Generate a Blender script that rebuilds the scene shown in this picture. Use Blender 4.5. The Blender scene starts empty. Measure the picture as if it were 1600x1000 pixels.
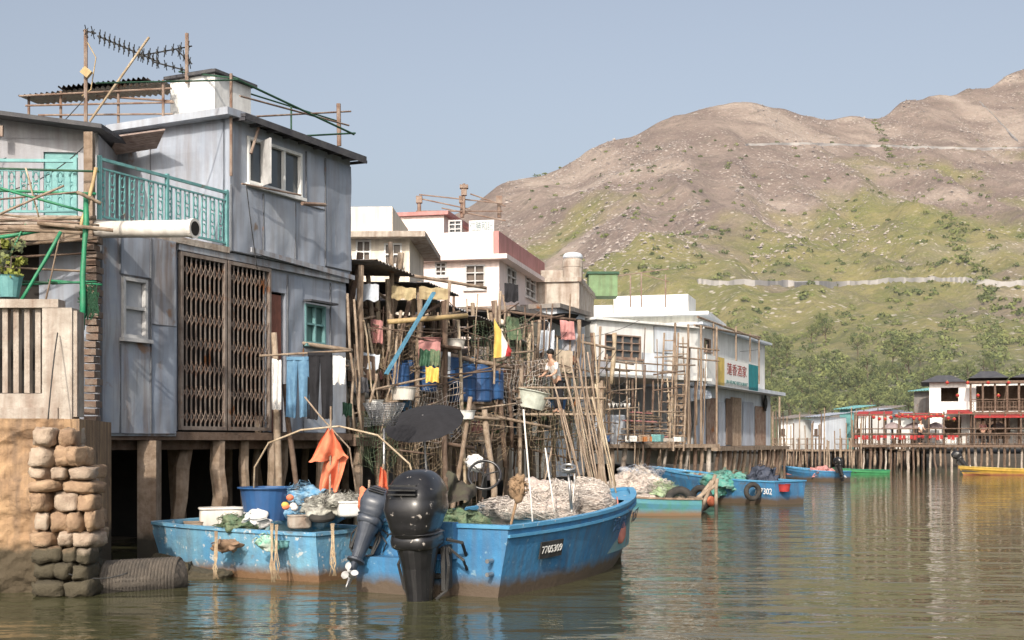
import bpy, math, random
from mathutils import Vector, Matrix, noise
R=random.Random(11)
CH=2.1; F=2000.0; HY=690.0
scene=bpy.context.scene
col=scene.collection
def V(*a): return Vector(a)
def W(px,d,py): return Vector(((px-800)/F*d,d,CH+(HY-py)/F*d))
def lerp(a,b,t): return a+(b-a)*t
def interp(tab,x):
    if x<=tab[0][0]: return tab[0][1]
    for (a,b),(c,d) in zip(tab,tab[1:]):
        if x<=c: return b+(d-b)*(x-a)/(c-a)
    return tab[-1][1]
# ---------------------------------------------------------------- materials
def M(name,c1,c2=None,scale=3,rough=.8,metal=0,streak=0,rust=0,rustc=(.22,.09,.035),bump=.3,low=None,emit=None,detail=6,spec=.4,chip=None,bs=12,chipt=.62):
    m=bpy.data.materials.new(name); m.use_nodes=True
    nt=m.node_tree; N=nt.nodes; L=nt.links
    b=N['Principled BSDF']; b.inputs['Roughness'].default_value=rough; b.inputs['Metallic'].default_value=metal
    b.inputs['Specular IOR Level'].default_value=spec
    g=N.new('ShaderNodeNewGeometry')
    if c2 is None: c2=tuple(x*.72 for x in c1)
    def nz(sc,det=6,vs=None):
        n=N.new('ShaderNodeTexNoise'); n.inputs['Scale'].default_value=sc; n.inputs['Detail'].default_value=det; n.inputs['Roughness'].default_value=.6
        if vs:
            mp=N.new('ShaderNodeMapping'); mp.inputs['Scale'].default_value=vs; L.new(g.outputs['Position'],mp.inputs['Vector']); L.new(mp.outputs[0],n.inputs['Vector'])
        else: L.new(g.outputs['Position'],n.inputs['Vector'])
        return n.outputs['Fac']
    def rng(s,a,c):
        r=N.new('ShaderNodeMapRange'); r.inputs[1].default_value=a; r.inputs[2].default_value=c; L.new(s,r.inputs[0]); return r.outputs[0]
    def mix(f,A,B,mode='MIX'):
        x=N.new('ShaderNodeMix'); x.data_type='RGBA'; x.blend_type=mode
        if isinstance(f,float): x.inputs[0].default_value=f
        else: L.new(f,x.inputs[0])
        for i,c in ((6,A),(7,B)):
            if isinstance(c,tuple): x.inputs[i].default_value=(*c,1)
            else: L.new(c,x.inputs[i])
        return x.outputs[2]
    def mul(s,k):
        x=N.new('ShaderNodeMath'); x.operation='MULTIPLY'; L.new(s,x.inputs[0]); x.inputs[1].default_value=k; return x.outputs[0]
    c=mix(rng(nz(scale,detail),.36,.64),c1,c2)
    if streak: c=mix(mul(rng(nz(2.2,6,(2.6,2.6,.22)),.42,.72),streak),c,tuple(x*.35 for x in rustc) if rust==0 else tuple(lerp(x,y,.5) for x,y in zip(rustc,(.1,.08,.07))))
    if rust: c=mix(rng(nz(1.7,10),.72-rust*.35,.78-rust*.3),c,rustc)
    if chip: c=mix(rng(nz(9,8),chipt,chipt+.04),c,chip)
    if low:
        s=N.new('ShaderNodeSeparateXYZ'); L.new(g.outputs['Position'],s.inputs[0])
        a=N.new('ShaderNodeMath'); a.operation='ADD'; L.new(s.outputs[2],a.inputs[0]); L.new(mul(nz(4,5),.35*(low[1]+.3)),a.inputs[1])
        c=mix(rng(a.outputs[0],low[1]+.14,low[1]-.02),c,low[0])
    L.new(c,b.inputs['Base Color'])
    if bump:
        bp=N.new('ShaderNodeBump'); bp.inputs['Strength'].default_value=bump; bp.inputs['Distance'].default_value=.03
        L.new(nz(bs,6),bp.inputs['Height']); L.new(bp.outputs[0],b.inputs['Normal'])
    if emit:
        b.inputs['Emission Color'].default_value=(*emit[0],1); b.inputs['Emission Strength'].default_value=emit[1]
    return m
zinc=M('zinc_paint',(.37,.41,.48),(.29,.33,.40),1.3,.5,.1,streak=.5,rust=.16,rustc=(.24,.19,.16),bump=.55,bs=1.6)
zincp=[M('zinc_patch_a',(.44,.48,.54),(.36,.4,.47),2,.5,.1,streak=.45,rust=.14,rustc=(.26,.2,.16),bump=.6,bs=2),M('zinc_patch_b',(.29,.33,.4),(.24,.28,.35),2,.5,.1,streak=.5,rust=.18,rustc=(.24,.18,.14),bump=.6,bs=2)]
zinc2=M('old_zinc',(.28,.32,.39),(.38,.4,.43),1.2,.55,.1,streak=.85,rust=.38,rustc=(.25,.16,.11),bump=.55,bs=3)
seam=M('seam_shadow',(.14,.15,.17),None,5,.8,rust=.3)
greywall=M('grey_wall',(.38,.39,.42),(.3,.31,.35),1.5,.8,streak=.5,rust=.1,rustc=(.25,.2,.17))
wood=M('old_wood',(.21,.155,.11),(.34,.27,.21),5,.9,streak=.5,bump=.6,low=((.05,.045,.035),.5))
wood2=M('pale_wood',(.38,.31,.24),(.24,.18,.13),6,.9,streak=.5,bump=.6,low=((.06,.05,.04),.4))
wood3=M('dark_wood',(.11,.075,.055),(.18,.13,.1),6,.9,streak=.4,bump=.6)
bamboo=M('bamboo',(.5,.42,.31),(.34,.26,.17),4,.6,streak=.4,bump=.2)
ybamboo=M('yellow_pole',(.5,.37,.18),(.4,.29,.15),4,.6,streak=.4)
ytarp=M('yellowed_tarp',(.42,.35,.2),(.34,.27,.16),4,.8,streak=.5)
teal=M('turquoise_paint',(.17,.38,.38),(.12,.29,.3),5,.55,rust=.22)
tealw=M('muted_teal',(.15,.3,.31),(.12,.24,.25),5,.6,rust=.15)
green=M('green_paint',(.02,.23,.11),(.035,.17,.09),5,.5,rust=.15)
dgreen=M('dark_green',(.03,.09,.05),None,5,.6)
stone=M('rubble_stone',(.4,.28,.18),(.24,.16,.105),4,.95,streak=.3,rust=.2,rustc=(.36,.21,.11),bump=1,low=((.07,.06,.04),.8),bs=14)
stoneb=M('rubble_stone_b',(.33,.25,.19),(.44,.36,.28),4,.95,streak=.3,bump=1,low=((.07,.06,.04),.8),bs=14)
plaster=M('orange_plaster',(.42,.28,.16),(.25,.16,.095),1.5,.95,streak=.9,rust=.38,rustc=(.12,.08,.055),bump=1,low=((.07,.055,.035),.8),bs=11,detail=12)
conc=M('old_concrete',(.48,.44,.39),(.32,.28,.24),3,.95,streak=.65,rust=.18,bump=.7)
white=M('white_paint',(.78,.79,.78),(.68,.69,.68),1.5,.7,streak=.3,rust=.05,rustc=(.4,.36,.32))
cleanw=M('sign_white',(.85,.86,.85),(.78,.79,.78),1.5,.6,bump=.05)
whiteb=M('bluish_white',(.62,.68,.75),(.53,.59,.67),1.2,.7,streak=.4,rust=.08,rustc=(.35,.3,.27))
cream=M('cream_wall',(.79,.72,.61),(.7,.64,.54),1,.8,streak=.3)
pink=M('pale_pink_wall',(.83,.71,.67),(.77,.66,.62),.8,.8,streak=.2)
redp=M('faded_red',(.5,.24,.23),(.42,.2,.19),2,.7,streak=.3)
pvc=M('pvc',(.76,.74,.7),(.64,.6,.54),2,.4,bump=.05,streak=.25)
blue=M('boat_blue',(.035,.16,.34),(.055,.21,.4),2.2,.55,streak=.5,rust=.26,rustc=(.1,.1,.1),bump=.35,low=((.10,.075,.055),.26),chip=(.18,.3,.4),chipt=.64)
lblue=M('boat_light_blue',(.06,.24,.44),(.1,.3,.48),3,.55,rust=.22,rustc=(.17,.17,.15),bump=.3,low=((.17,.11,.07),.2),chip=(.38,.45,.5),chipt=.63)
fblue=M('faded_boat_blue',(.09,.28,.48),(.16,.36,.5),2.2,.65,streak=.5,rust=.2,rustc=(.16,.15,.13),bump=.5,low=((.17,.1,.055),.2),chip=(.46,.5,.52),chipt=.6)
blueplastic=M('blue_plastic',(.03,.1,.25),(.02,.075,.2),3,.45,bump=.1,streak=.3)
ltin=M('turquoise_inside',(.15,.33,.38),(.22,.31,.32),4,.7,rust=.3,bump=.4)
black=M('black_paint',(.012,.012,.014),(.02,.02,.022),6,.28,bump=.06,spec=.6,chip=(.36,.33,.3),bs=4,chipt=.635)
blackm=M('black_matt',(.02,.02,.02),(.04,.04,.04),5,.75)
rubber=M('rubber',(.02,.02,.02),(.05,.045,.04),6,.85)
grey=M('grey_plastic',(.55,.55,.55),None,5,.5)
orange=M('orange_cloth',(.72,.22,.12),(.58,.17,.09),6,.9)
red=M('red_cloth',(.36,.035,.035),(.27,.03,.03),5,.85)
yellow=M('yellow_cloth',(.66,.44,.1),(.55,.36,.09),5,.8)
bluec=M('denim',(.14,.27,.4),(.09,.19,.31),8,.95)
blackc=M('black_cloth',(.02,.02,.024),None,8,.95)
whitec=M('white_cloth',(.74,.73,.71),None,8,.95)
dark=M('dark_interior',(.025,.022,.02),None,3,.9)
net=M('pale_net',(.86,.8,.74),(.7,.62,.56),14,.95,bump=.6,bs=40)
netcore=M('net_core',(.66,.57,.51),(.5,.41,.36),16,.95,bump=1,bs=40)
netg=M('green_net',(.1,.17,.1),(.17,.2,.12),10,.95,bump=1,bs=30)
rope=M('rope',(.4,.32,.21),(.25,.18,.12),12,.95)
skin=M('skin',(.5,.31,.22),(.46,.28,.2),10,.6,bump=0)
hairm=M('hair',(.015,.012,.01),None,10,.6,bump=0)
roofd=M('dark_roof',(.05,.05,.06),(.09,.09,.095),3,.8,bump=.4)
corr=M('corrugated_metal',(.19,.18,.17),(.28,.26,.24),2,.6,.2,streak=.6,rust=.4)
rustm=M('rusty_iron',(.18,.11,.08),(.29,.23,.19),4,.8,.1,rust=.3)
gatem=M('gate_metal',(.28,.24,.21),(.17,.13,.11),4,.6,.2,rust=.35)
steel=M('steel',(.4,.4,.4),None,6,.4,.8)
letter=M('letter_dark',(.012,.02,.04),None,8,.7,bump=0)
letterw=M('letter_white',(.8,.8,.78),None,8,.7,bump=0)
letterg=M('letter_teal',(.02,.2,.2),None,8,.7,bump=0)
letterq=M('letter_grey',(.2,.27,.3),None,8,.7,bump=0)
letterb=M('letter_faint',(.02,.07,.16),None,8,.7,bump=0)
letterr=M('letter_red',(.38,.06,.05),None,8,.7,bump=0)
mud=M('mud',(.07,.055,.04),(.04,.035,.025),.6,.9,bump=.6,bs=3)
bark=M('bark',(.14,.115,.09),None,3,.9)
HAZE=((.52,.55,.58),.055)  # pale constant emission that imitates aerial haze on the foliage
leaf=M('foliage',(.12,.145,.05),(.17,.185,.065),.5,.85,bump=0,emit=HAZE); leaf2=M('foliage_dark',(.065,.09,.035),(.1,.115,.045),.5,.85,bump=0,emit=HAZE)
glass=M('window_glass',(.05,.06,.07),(.08,.09,.1),1,.1,bump=.03,spec=.7,bs=1)
teaglass=M('green_window_glass',(.1,.2,.19),None,2,.2,bump=0)
# ---------------------------------------------------------------- mesh builder
class MB:
    def __init__(s): s.v=[];s.f=[];s.m=[];s.k=0
    def poly(s,pts,mi=0):
        n=len(s.v); s.v+=[Vector(p) for p in pts]; s.f.append(tuple(range(n,n+len(pts)))); s.m.append(mi)
    def hexa(s,p,mi=0):
        n=len(s.v); s.v+=[Vector(q) for q in p]
        for a in ((0,3,2,1),(4,5,6,7),(0,1,5,4),(1,2,6,5),(2,3,7,6),(3,0,4,7)):
            s.f.append(tuple(n+i for i in a)); s.m.append(mi)
    def box(s,c,size,M3=None,mi=0):
        hx,hy,hz=[q/2 for q in size]; c=Vector(c)
        pts=[V(x*hx,y*hy,z*hz) for z in(-1,1) for x,y in((-1,-1),(1,-1),(1,1),(-1,1))]
        if M3 is not None: pts=[M3@p for p in pts]
        s.hexa([c+p for p in pts],mi)
    def beam(s,p,q,w,h,mi=0):
        p=Vector(p);q=Vector(q);d=(q-p).normalized()
        up=V(0,0,1) if abs(d.z)<.9 else V(0,1,0)
        a=d.cross(up).normalized()*w/2; b=a.cross(d).normalized()*h/2
        s.hexa([p-a-b,p+a-b,p+a+b,p-a+b,q-a-b,q+a-b,q+a+b,q-a+b],mi)
    def path(s,pts,r,n=8,mi=0,r2=None,cap=True):
        pts=[Vector(p) for p in pts]; base=len(s.v); K=len(pts)
        d0=(pts[-1]-pts[0])
        if d0.length<1e-6: d0=pts[1]-pts[0]
        up=V(0,0,1) if abs(d0.normalized().z)<.8 else V(1,0,0)
        for i,p in enumerate(pts):
            d=(pts[min(i+1,K-1)]-pts[max(i-1,0)]).normalized()
            a=d.cross(up)
            if a.length<1e-4: a=d.cross(V(0,1,0))
            a.normalize(); b=a.cross(d)
            rr=r if r2 is None else lerp(r,r2,i/(K-1))
            if callable(r): rr=r(i/(K-1))
            for j in range(n):
                an=2*math.pi*j/n; s.v.append(p+a*math.cos(an)*rr+b*math.sin(an)*rr)
        for i in range(K-1):
            for j in range(n):
                s.f.append((base+i*n+j,base+i*n+(j+1)%n,base+(i+1)*n+(j+1)%n,base+(i+1)*n+j)); s.m.append(mi)
        if cap:
            s.f.append(tuple(base+j for j in range(n))[::-1]); s.m.append(mi)
            s.f.append(tuple(base+(K-1)*n+j for j in range(n))); s.m.append(mi)
    def tube(s,p,q,r,n=8,mi=0,r2=None): s.path([p,q],r,n,mi,r2)
    def post(s,p,q,r,mi=0,n=7,bend=.45):
        p=Vector(p);q=Vector(q);pts=[]
        k=5
        for i in range(k+1):
            t=i/k; pts.append(p.lerp(q,t)+(V(R.uniform(-1,1),R.uniform(-1,1),0)*r*bend if 0<i<k else V(0,0,0)))
        rr=[r*R.uniform(.85,1.12) for _ in pts]
        s.path(pts,lambda t:rr[int(t*k+.5)],n,mi)
    def grid(s,fn,nu,nv,mi=0):
        b=len(s.v)
        for j in range(nv+1):
            for i in range(nu+1): s.v.append(Vector(fn(i/nu,j/nv)))
        for j in range(nv):
            for i in range(nu):
                a=b+j*(nu+1)+i; s.f.append((a,a+1,a+nu+2,a+nu+1)); s.m.append(mi)
    def corr(s,a,b,c,d,n,amp,mi=0):
        a,b,c,d=map(Vector,(a,b,c,d)); nn=(b-a).cross(d-a).normalized()
        s.grid(lambda u,v: a.lerp(b,u).lerp(d.lerp(c,u),v)+nn*amp*math.sin(u*n*2*math.pi),n*5,2,mi)
    def lathe(s,prof,c,n=16,M3=None,mi=0):
        b=len(s.v); c=Vector(c)
        for r,z in prof:
            for j in range(n):
                a=2*math.pi*j/n; p=V(r*math.cos(a),r*math.sin(a),z)
                if M3 is not None: p=M3@p
                s.v.append(c+p)
        for i in range(len(prof)-1):
            for j in range(n):
                s.f.append((b+i*n+j,b+i*n+(j+1)%n,b+(i+1)*n+(j+1)%n,b+(i+1)*n+j)); s.m.append(mi)
        s.f.append(tuple(b+j for j in range(n))[::-1]); s.m.append(mi)
        k=b+(len(prof)-1)*n; s.f.append(tuple(k+j for j in range(n))); s.m.append(mi)
    def blob(s,c,r,e=.6,n=12,m=8,jit=.05,M3=None,mi=0,seed=0,shape=None,nf=1.7):
        c=Vector(c)
        def pw(x): return math.copysign(abs(x)**e,x)
        def fn(u,v):
            a=2*math.pi*u; t=-math.pi/2+math.pi*v
            p=V(pw(math.cos(t))*pw(math.cos(a)),pw(math.cos(t))*pw(math.sin(a)),pw(math.sin(t)))
            if jit: p*=1+jit*2*noise.noise(p*nf+V(seed*3.1,seed*1.7,seed))
            if shape: p=shape(p)
            p=V(p.x*r[0],p.y*r[1],p.z*r[2])
            return c+(M3@p if M3 is not None else p)
        s.grid(fn,n,m,mi)
    def torus(s,c,R0,r,M3=None,n=24,k=10,mi=0,sy=1):
        c=Vector(c)
        def fn(u,v):
            a=2*math.pi*u;b=2*math.pi*v
            p=V((R0+r*math.cos(b))*math.cos(a),(R0+r*math.cos(b))*math.sin(a),r*sy*math.sin(b))
            return c+(M3@p if M3 is not None else p)
        s.grid(fn,n,k,mi)
WL={}
def thing(name,label,cat,loc,group=None):
    o=bpy.data.objects.new(name,None); o.empty_display_size=.2; o.location=loc; col.objects.link(o)
    o['label']=label;o['category']=cat
    if group:o['group']=group
    WL[o.name]=Vector(loc); return o
def mk(mb,name,mats,parent=None,label=None,cat=None,loc=None,smooth=False,group=None,kind=None,bevel=0):
    if not isinstance(mats,(list,tuple)): mats=[mats]
    if loc is None:
        if parent: loc=WL[parent.name]
        elif kind: loc=V(0,0,0)
        else:
            n=len(mb.v); loc=V(sum(p.x for p in mb.v)/n,sum(p.y for p in mb.v)/n,min(p.z for p in mb.v))
    loc=Vector(loc)
    me=bpy.data.meshes.new(name); me.from_pydata([tuple(p-loc) for p in mb.v],[],mb.f)
    for m in mats: me.materials.append(m)
    if len(mats)>1: me.polygons.foreach_set('material_index',mb.m)
    if smooth: me.polygons.foreach_set('use_smooth',[True]*len(me.polygons))
    me.update()
    o=bpy.data.objects.new(name,me); col.objects.link(o)
    if parent: o.parent=parent; o.location=loc-WL[parent.name]
    else: o.location=loc
    WL[o.name]=loc
    if label:o['label']=label
    if cat:o['category']=cat
    if group:o['group']=group
    if kind:o['kind']=kind
    if bevel:
        b=o.modifiers.new('b','BEVEL'); b.width=bevel; b.segments=2; b.limit_method='ANGLE'
    return o
def text(body,size,mat,c,xd,up,name='lettering',parent=None,ext=.003,wid=None):
    cu=bpy.data.curves.new('t','FONT'); cu.body=body; cu.size=size; cu.extrude=ext; cu.align_x='CENTER'; cu.align_y='CENTER'
    o=bpy.data.objects.new('t',cu); col.objects.link(o)
    dg=bpy.context.evaluated_depsgraph_get(); me=bpy.data.meshes.new_from_object(o.evaluated_get(dg))
    bpy.data.objects.remove(o)
    xd=Vector(xd).normalized(); up=Vector(up); up=(up-xd*up.dot(xd)).normalized(); zd=xd.cross(up)
    k=1
    if wid and len(me.vertices):
        xs=[v.co.x for v in me.vertices]; k=wid/max(1e-3,max(xs)-min(xs))
    pl=WL[parent.name]
    for v in me.vertices: v.co=Vector(c)+xd*v.co.x*k+up*v.co.y+zd*v.co.z-pl
    me.materials.clear(); me.materials.append(mat)
    q=bpy.data.objects.new(name,me); col.objects.link(q); q.parent=parent; WL[q.name]=pl; return q
# ---------------------------------------------------------------- facade frames
class Fr:
    def __init__(s,p0,p1):
        s.p=Vector(p0).to_2d(); q=Vector(p1).to_2d(); s.L=(q-s.p).length; s.u=(q-s.p).normalized(); s.n=V(s.u.y,-s.u.x)
    def pt(s,t,z,o=0):
        q=s.p+s.u*t+s.n*o; return V(q.x,q.y,z)
    def s(s_,px,o=0):
        k=(px-800)/F; p=s_.p+s_.n*o; return (k*p.y-p.x)/(s_.u.x-k*s_.u.y)
    def z(s,px,py,o=0): return CH+(HY-py)/F*s.pt(s.s(px,o),0,o).y
    def at(s,px,py,o=0): return s.pt(s.s(px,o),s.z(px,py,o),o)
    def perp(s,t):
        q=s.pt(t,0); return Fr(q,q+V(s.n.x,s.n.y,0))
    def bx(s,mb,t0,t1,z0,z1,o0,o1,mi=0):
        if t1<t0:t0,t1=t1,t0
        mb.hexa([s.pt(t0,z0,o1),s.pt(t1,z0,o1),s.pt(t1,z0,o0),s.pt(t0,z0,o0),s.pt(t0,z1,o1),s.pt(t1,z1,o1),s.pt(t1,z1,o0),s.pt(t0,z1,o0)],mi)
    def rect(s,px0,px1,yt,yb,o=0):
        return s.s(px0,o),s.s(px1,o),s.z(px0,yb,o),s.z(px0,yt,o)
    def wall(s,mb,t0,t1,z0,z1,o0,o1,holes=(),mi=0):
        ts=sorted({t0,t1,*[h[0] for h in holes],*[h[1] for h in holes]}); ts=[t for t in ts if t0<=t<=t1]
        zs=sorted({z0,z1,*[h[2] for h in holes],*[h[3] for h in holes]}); zs=[z for z in zs if z0<=z<=z1]
        for a,b in zip(ts,ts[1:]):
            for c,d in zip(zs,zs[1:]):
                tm=(a+b)/2;zm=(c+d)/2
                if any(h[0]<tm<h[1] and h[2]<zm<h[3] for h in holes): continue
                s.bx(mb,a,b,c,d,o0,o1,mi)
    def window(s,parent,t0,t1,z0,z1,o=0,nx=2,ny=1,fm=white,gm=glass,fw=.05,sill=True):
        if t1<t0:t0,t1=t1,t0
        g=MB(); s.bx(g,t0,t1,z0,z1,o-.09,o-.07); w=mk(g,'window',gm,parent,loc=s.pt((t0+t1)/2,z0,o))
        f=MB()
        s.bx(f,t0,t1,z0,z0+fw,o-.06,o+.03); s.bx(f,t0,t1,z1-fw,z1,o-.06,o+.03)
        s.bx(f,t0,t0+fw,z0+fw,z1-fw,o-.06,o+.028); s.bx(f,t1-fw,t1,z0+fw,z1-fw,o-.06,o+.028)
        for i in range(1,nx):
            t=lerp(t0,t1,i/nx); s.bx(f,t-fw*.4,t+fw*.4,z0+fw,z1-fw,o-.06,o+.02)
        for i in range(1,ny):
            z=lerp(z0,z1,i/ny); s.bx(f,t0+fw,t1-fw,z-fw*.4,z+fw*.4,o-.06,o+.015)
        mk(f,'frame',fm,w)
        if sill:
            q=MB(); s.bx(q,t0-.06,t1+.06,z0-.07,z0-.005,o-.02,o+.1); mk(q,'sill',fm,w)
        return w
    def room(s,parent,t0,t1,z0,z1,dep,wm,holes=(),th=.14,name='wall',lholes=(),label=None):
        mb=MB(); s.wall(mb,t0,t1,z0,z1,-th,0,holes)
        s.bx(mb,t0,t1,z0,z1,-dep,-dep+th)
        p=s.perp(t0)
        p.wall(mb,-dep+th,-th,z0,z1,-th,0,lholes)
        s.bx(mb,t1-th,t1,z0,z1,-dep+th,-th)
        return mk(mb,name,wm,parent,label=label)
# ---------------------------------------------------------------- terrain
RT=[(-1500,640),(0,650),(300,600),(500,480),(600,400),(680,345),(770,302),(800,290),(850,272),(900,250),(950,222),(1000,203),(1050,183),(1100,166),(1150,158),(1200,165),(1250,177),(1300,180),(1370,183),(1390,175),(1410,163),(1450,151),(1500,143),(1550,132),(1600,108),(1700,75),(1900,60),(2400,120),(3200,300)]
D0=125.
def rdist(px): return interp([(-1500,700),(770,800),(1150,880),(1370,960),(1600,1150),(3200,1200)],px)
def hill(px,s):
    d=D0+(rdist(px)-D0)*s
    E=(HY-interp(RT,px))/F
    if s<=1:
        e=(.02+.98*s**.82); z=CH+e*E*d-1.2*(1-s)
    else: z=CH+E*d*(1-(s-1)*2.2)
    x=(px-800)/F*d
    w=max(0,min(1,s*1.6))*(1.12-min(s,1))*1.0+.035
    n=noise.fractal(V(x/130+3,d/230,0.3),1,2,4)
    rd=abs(noise.noise(V(x/70+7+d/400,d/260,2.2)))
    rd2=abs(noise.noise(V(x/28+2-d/300,d/150,7.2)))
    n2=noise.fractal(V(x/22,d/32,5.),1,2,5)
    z+=w*(n*26-rd*46-rd2*18+18+n2*8)*min(1,E*6)
    return V(x,d,z)
mb=MB()
NU,NV=520,230
mb.grid(lambda u,v: hill(lerp(-1500,3000,u),1.35*v**1.25),NU,NV)
def hillmat():
    m=bpy.data.materials.new('hill_grass'); m.use_nodes=True; nt=m.node_tree;N=nt.nodes;L=nt.links
    b=N['Principled BSDF']; b.inputs['Roughness'].default_value=.95; b.inputs['Specular IOR Level'].default_value=.1
    g=N.new('ShaderNodeNewGeometry')
    def nz(sc,det=8,vs=(1,1,1),ro=.6):
        mp=N.new('ShaderNodeMapping'); mp.inputs['Scale'].default_value=vs; L.new(g.outputs['Position'],mp.inputs['Vector'])
        n=N.new('ShaderNodeTexNoise'); n.inputs['Scale'].default_value=sc; n.inputs['Detail'].default_value=det; n.inputs['Roughness'].default_value=ro; L.new(mp.outputs[0],n.inputs['Vector']); return n.outputs['Fac']
    def rng(s,a,c,lo=0,hi=1):
        r=N.new('ShaderNodeMapRange'); r.inputs[1].default_value=a; r.inputs[2].default_value=c; r.inputs[3].default_value=lo; r.inputs[4].default_value=hi; L.new(s,r.inputs[0]); return r.outputs[0]
    def mix(f,A,B):
        x=N.new('ShaderNodeMix'); x.data_type='RGBA'; L.new(f,x.inputs[0])
        for i,c in ((6,A),(7,B)):
            if isinstance(c,tuple): x.inputs[i].default_value=(*c,1)
            else: L.new(c,x.inputs[i])
        return x.outputs[2]
    def ma(op,a,b2):
        x=N.new('ShaderNodeMath'); x.operation=op
        for i,q in ((0,a),(1,b2)):
            if isinstance(q,(int,float)): x.inputs[i].default_value=q
            else: L.new(q,x.inputs[i])
        return x.outputs[0]
    s=N.new('ShaderNodeSeparateXYZ'); L.new(g.outputs['Position'],s.inputs[0])
    brown=mix(rng(nz(.03,10,ro=.7),.4,.6),(.165,.122,.098),(.24,.185,.148))
    brown=mix(rng(nz(.012,6,(1,1,1)),.53,.64),brown,(.33,.265,.215))
    grn=mix(rng(nz(.05,8,ro=.7),.4,.6),(.15,.155,.04),(.235,.205,.075))
    alt=ma('ADD',ma('MULTIPLY',s.outputs[2],1/165.),ma('MULTIPLY',nz(.009,8),3.0))
    alt=ma('SUBTRACT',alt,ma('MULTIPLY',s.outputs[0],1/800.))
    c=mix(rng(alt,2.12,1.72),brown,grn)
    low=ma('ADD',ma('MULTIPLY',s.outputs[2],1/30.),ma('MULTIPLY',nz(.04,8),1.5))
    c=mix(rng(low,1.6,.9),c,(.11,.125,.04))
    c=mix(rng(nz(.11,9,ro=.8),.53,.6,0,.4),c,(.1,.09,.055))
    c=mix(rng(nz(.3,9,ro=.85),.54,.62,0,.5),c,(.08,.075,.045))
    c=mix(rng(nz(.55,6,ro=.85),.55,.62,0,.6),c,(.36,.31,.26))
    vo=N.new('ShaderNodeTexVoronoi'); vo.inputs['Scale'].default_value=.3; L.new(g.outputs['Position'],vo.inputs['Vector'])
    rk=ma('MULTIPLY',rng(vo.outputs['Distance'],.27,.17),rng(nz(.02,4),.45,.58))
    c=mix(ma('MULTIPLY',rk,.8),c,(.5,.45,.4))
    L.new(c,b.inputs['Base Color'])
    b.inputs['Emission Color'].default_value=(.49,.5,.58,1); b.inputs['Emission Strength'].default_value=.135  # bluish glow painted in as aerial haze over the slopes
    bp=N.new('ShaderNodeBump'); bp.inputs['Strength'].default_value=1; bp.inputs['Distance'].default_value=3; L.new(nz(.15,9,ro=.7),bp.inputs['Height']); L.new(bp.outputs[0],b.inputs['Normal'])
    return m
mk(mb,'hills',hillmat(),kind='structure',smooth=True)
def hill_at(px,py):
    s=0.01
    while s<1:
        p=hill(px,s)
        if HY-(p.z-CH)/p.y*F<=py: return p,s
        s+=.004
    return hill(px,1),1
mb=MB()
for i in range(13000):
    px=R.uniform(780,1750); s=R.uniform(.3,1.0)**.7
    if noise.noise(V(px/90,s*5,1))<-.1 : continue
    p=hill(px,s); r=R.uniform(.25,.7)*R.choice((1,1,1,1,1.8))
    o=[p+V(R.uniform(.6,1.3)*a*r,R.uniform(.6,1.3)*b*r,R.uniform(.5,1.1)*c*r+R.uniform(-.2,.2)*r) for a,b,c in((1,0,0),(0,1,0),(-1,0,0),(0,-1,0),(.2,.1,1))]
    n=len(mb.v); mb.v+=o
    for a,b in((0,1),(1,2),(2,3),(3,0)): mb.f.append((n+a,n+b,n+4)); mb.m.append(0)
rockm=M('hill_rock',(.38,.33,.29),(.28,.24,.21),.3,.95,emit=((.49,.5,.58),.13))  # boulders carry the same emitted haze tint as the hill
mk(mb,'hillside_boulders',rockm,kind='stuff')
pathm=M('path_concrete',(.36,.34,.32),(.25,.24,.23),.1,.95,emit=((.49,.5,.58),.14))  # faint emission imitates distance haze on the paths
for tab,wd in (([(1090,446),(1200,445),(1300,447),(1400,443),(1450,440),(1520,446),(1700,447)],1.5),([(1165,228),(1250,226),(1350,229),(1450,232),(1520,234),(1620,232)],1.2),([(1530,160),(1560,190),(1590,222)],.9)):
    mb=MB(); pts=[]
    px=tab[0][0]
    while px<=tab[-1][0]:
        p,_=hill_at(px,interp(tab,px)); pts.append(p); px+=4
    for i in range(2,len(pts)-2): pts[i]=(pts[i-2]+pts[i-1]+pts[i]+pts[i+1]+pts[i+2])/5
    for a,b in zip(pts,pts[1:]):
        mb.hexa([a+V(0,-wd,-1.5),b+V(0,-wd,-1.5),b+V(0,1.5,-1.5),a+V(0,1.5,-1.5),a+V(0,-wd,wd*.6),b+V(0,-wd,wd*.6),b+V(0,1.5,wd*.65),a+V(0,1.5,wd*.65)])
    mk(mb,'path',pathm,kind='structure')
def rowx(y): return interp([(-30,-9),(12,-7.5),(20,-7.0),(29,-3.6),(41,.6),(50,3.2),(68,11),(100,21),(115,26)],y)
def gz(x,y):
    bank=min(1,max(0,(rowx(y)-1.5-x)/4.5)); far=min(1,max(0,(y-100)/14))
    b=max(bank,far)
    return -1.6+2.5*b*b*(3-2*b)+.12*noise.noise(V(x*.5,y*.5,0))
xs=[-4000,-1200,-400,-150]+[-60+i*1.6 for i in range(90)]+[110,200,500,1400,4000]
ys=[-300,-80,-30]+[-8+i*1.6 for i in range(85)]+[150,300,700,1500,4000]
mb=MB()
for y in ys:
    for x in xs: mb.v.append(V(x,y,gz(x,y) if y<200 else -8))
nx=len(xs)
for j in range(len(ys)-1):
    for i in range(nx-1): a=j*nx+i; mb.f.append((a,a+1,a+nx+1,a+nx)); mb.m.append(0)
mk(mb,'ground',mud,kind='structure',smooth=True)
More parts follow.
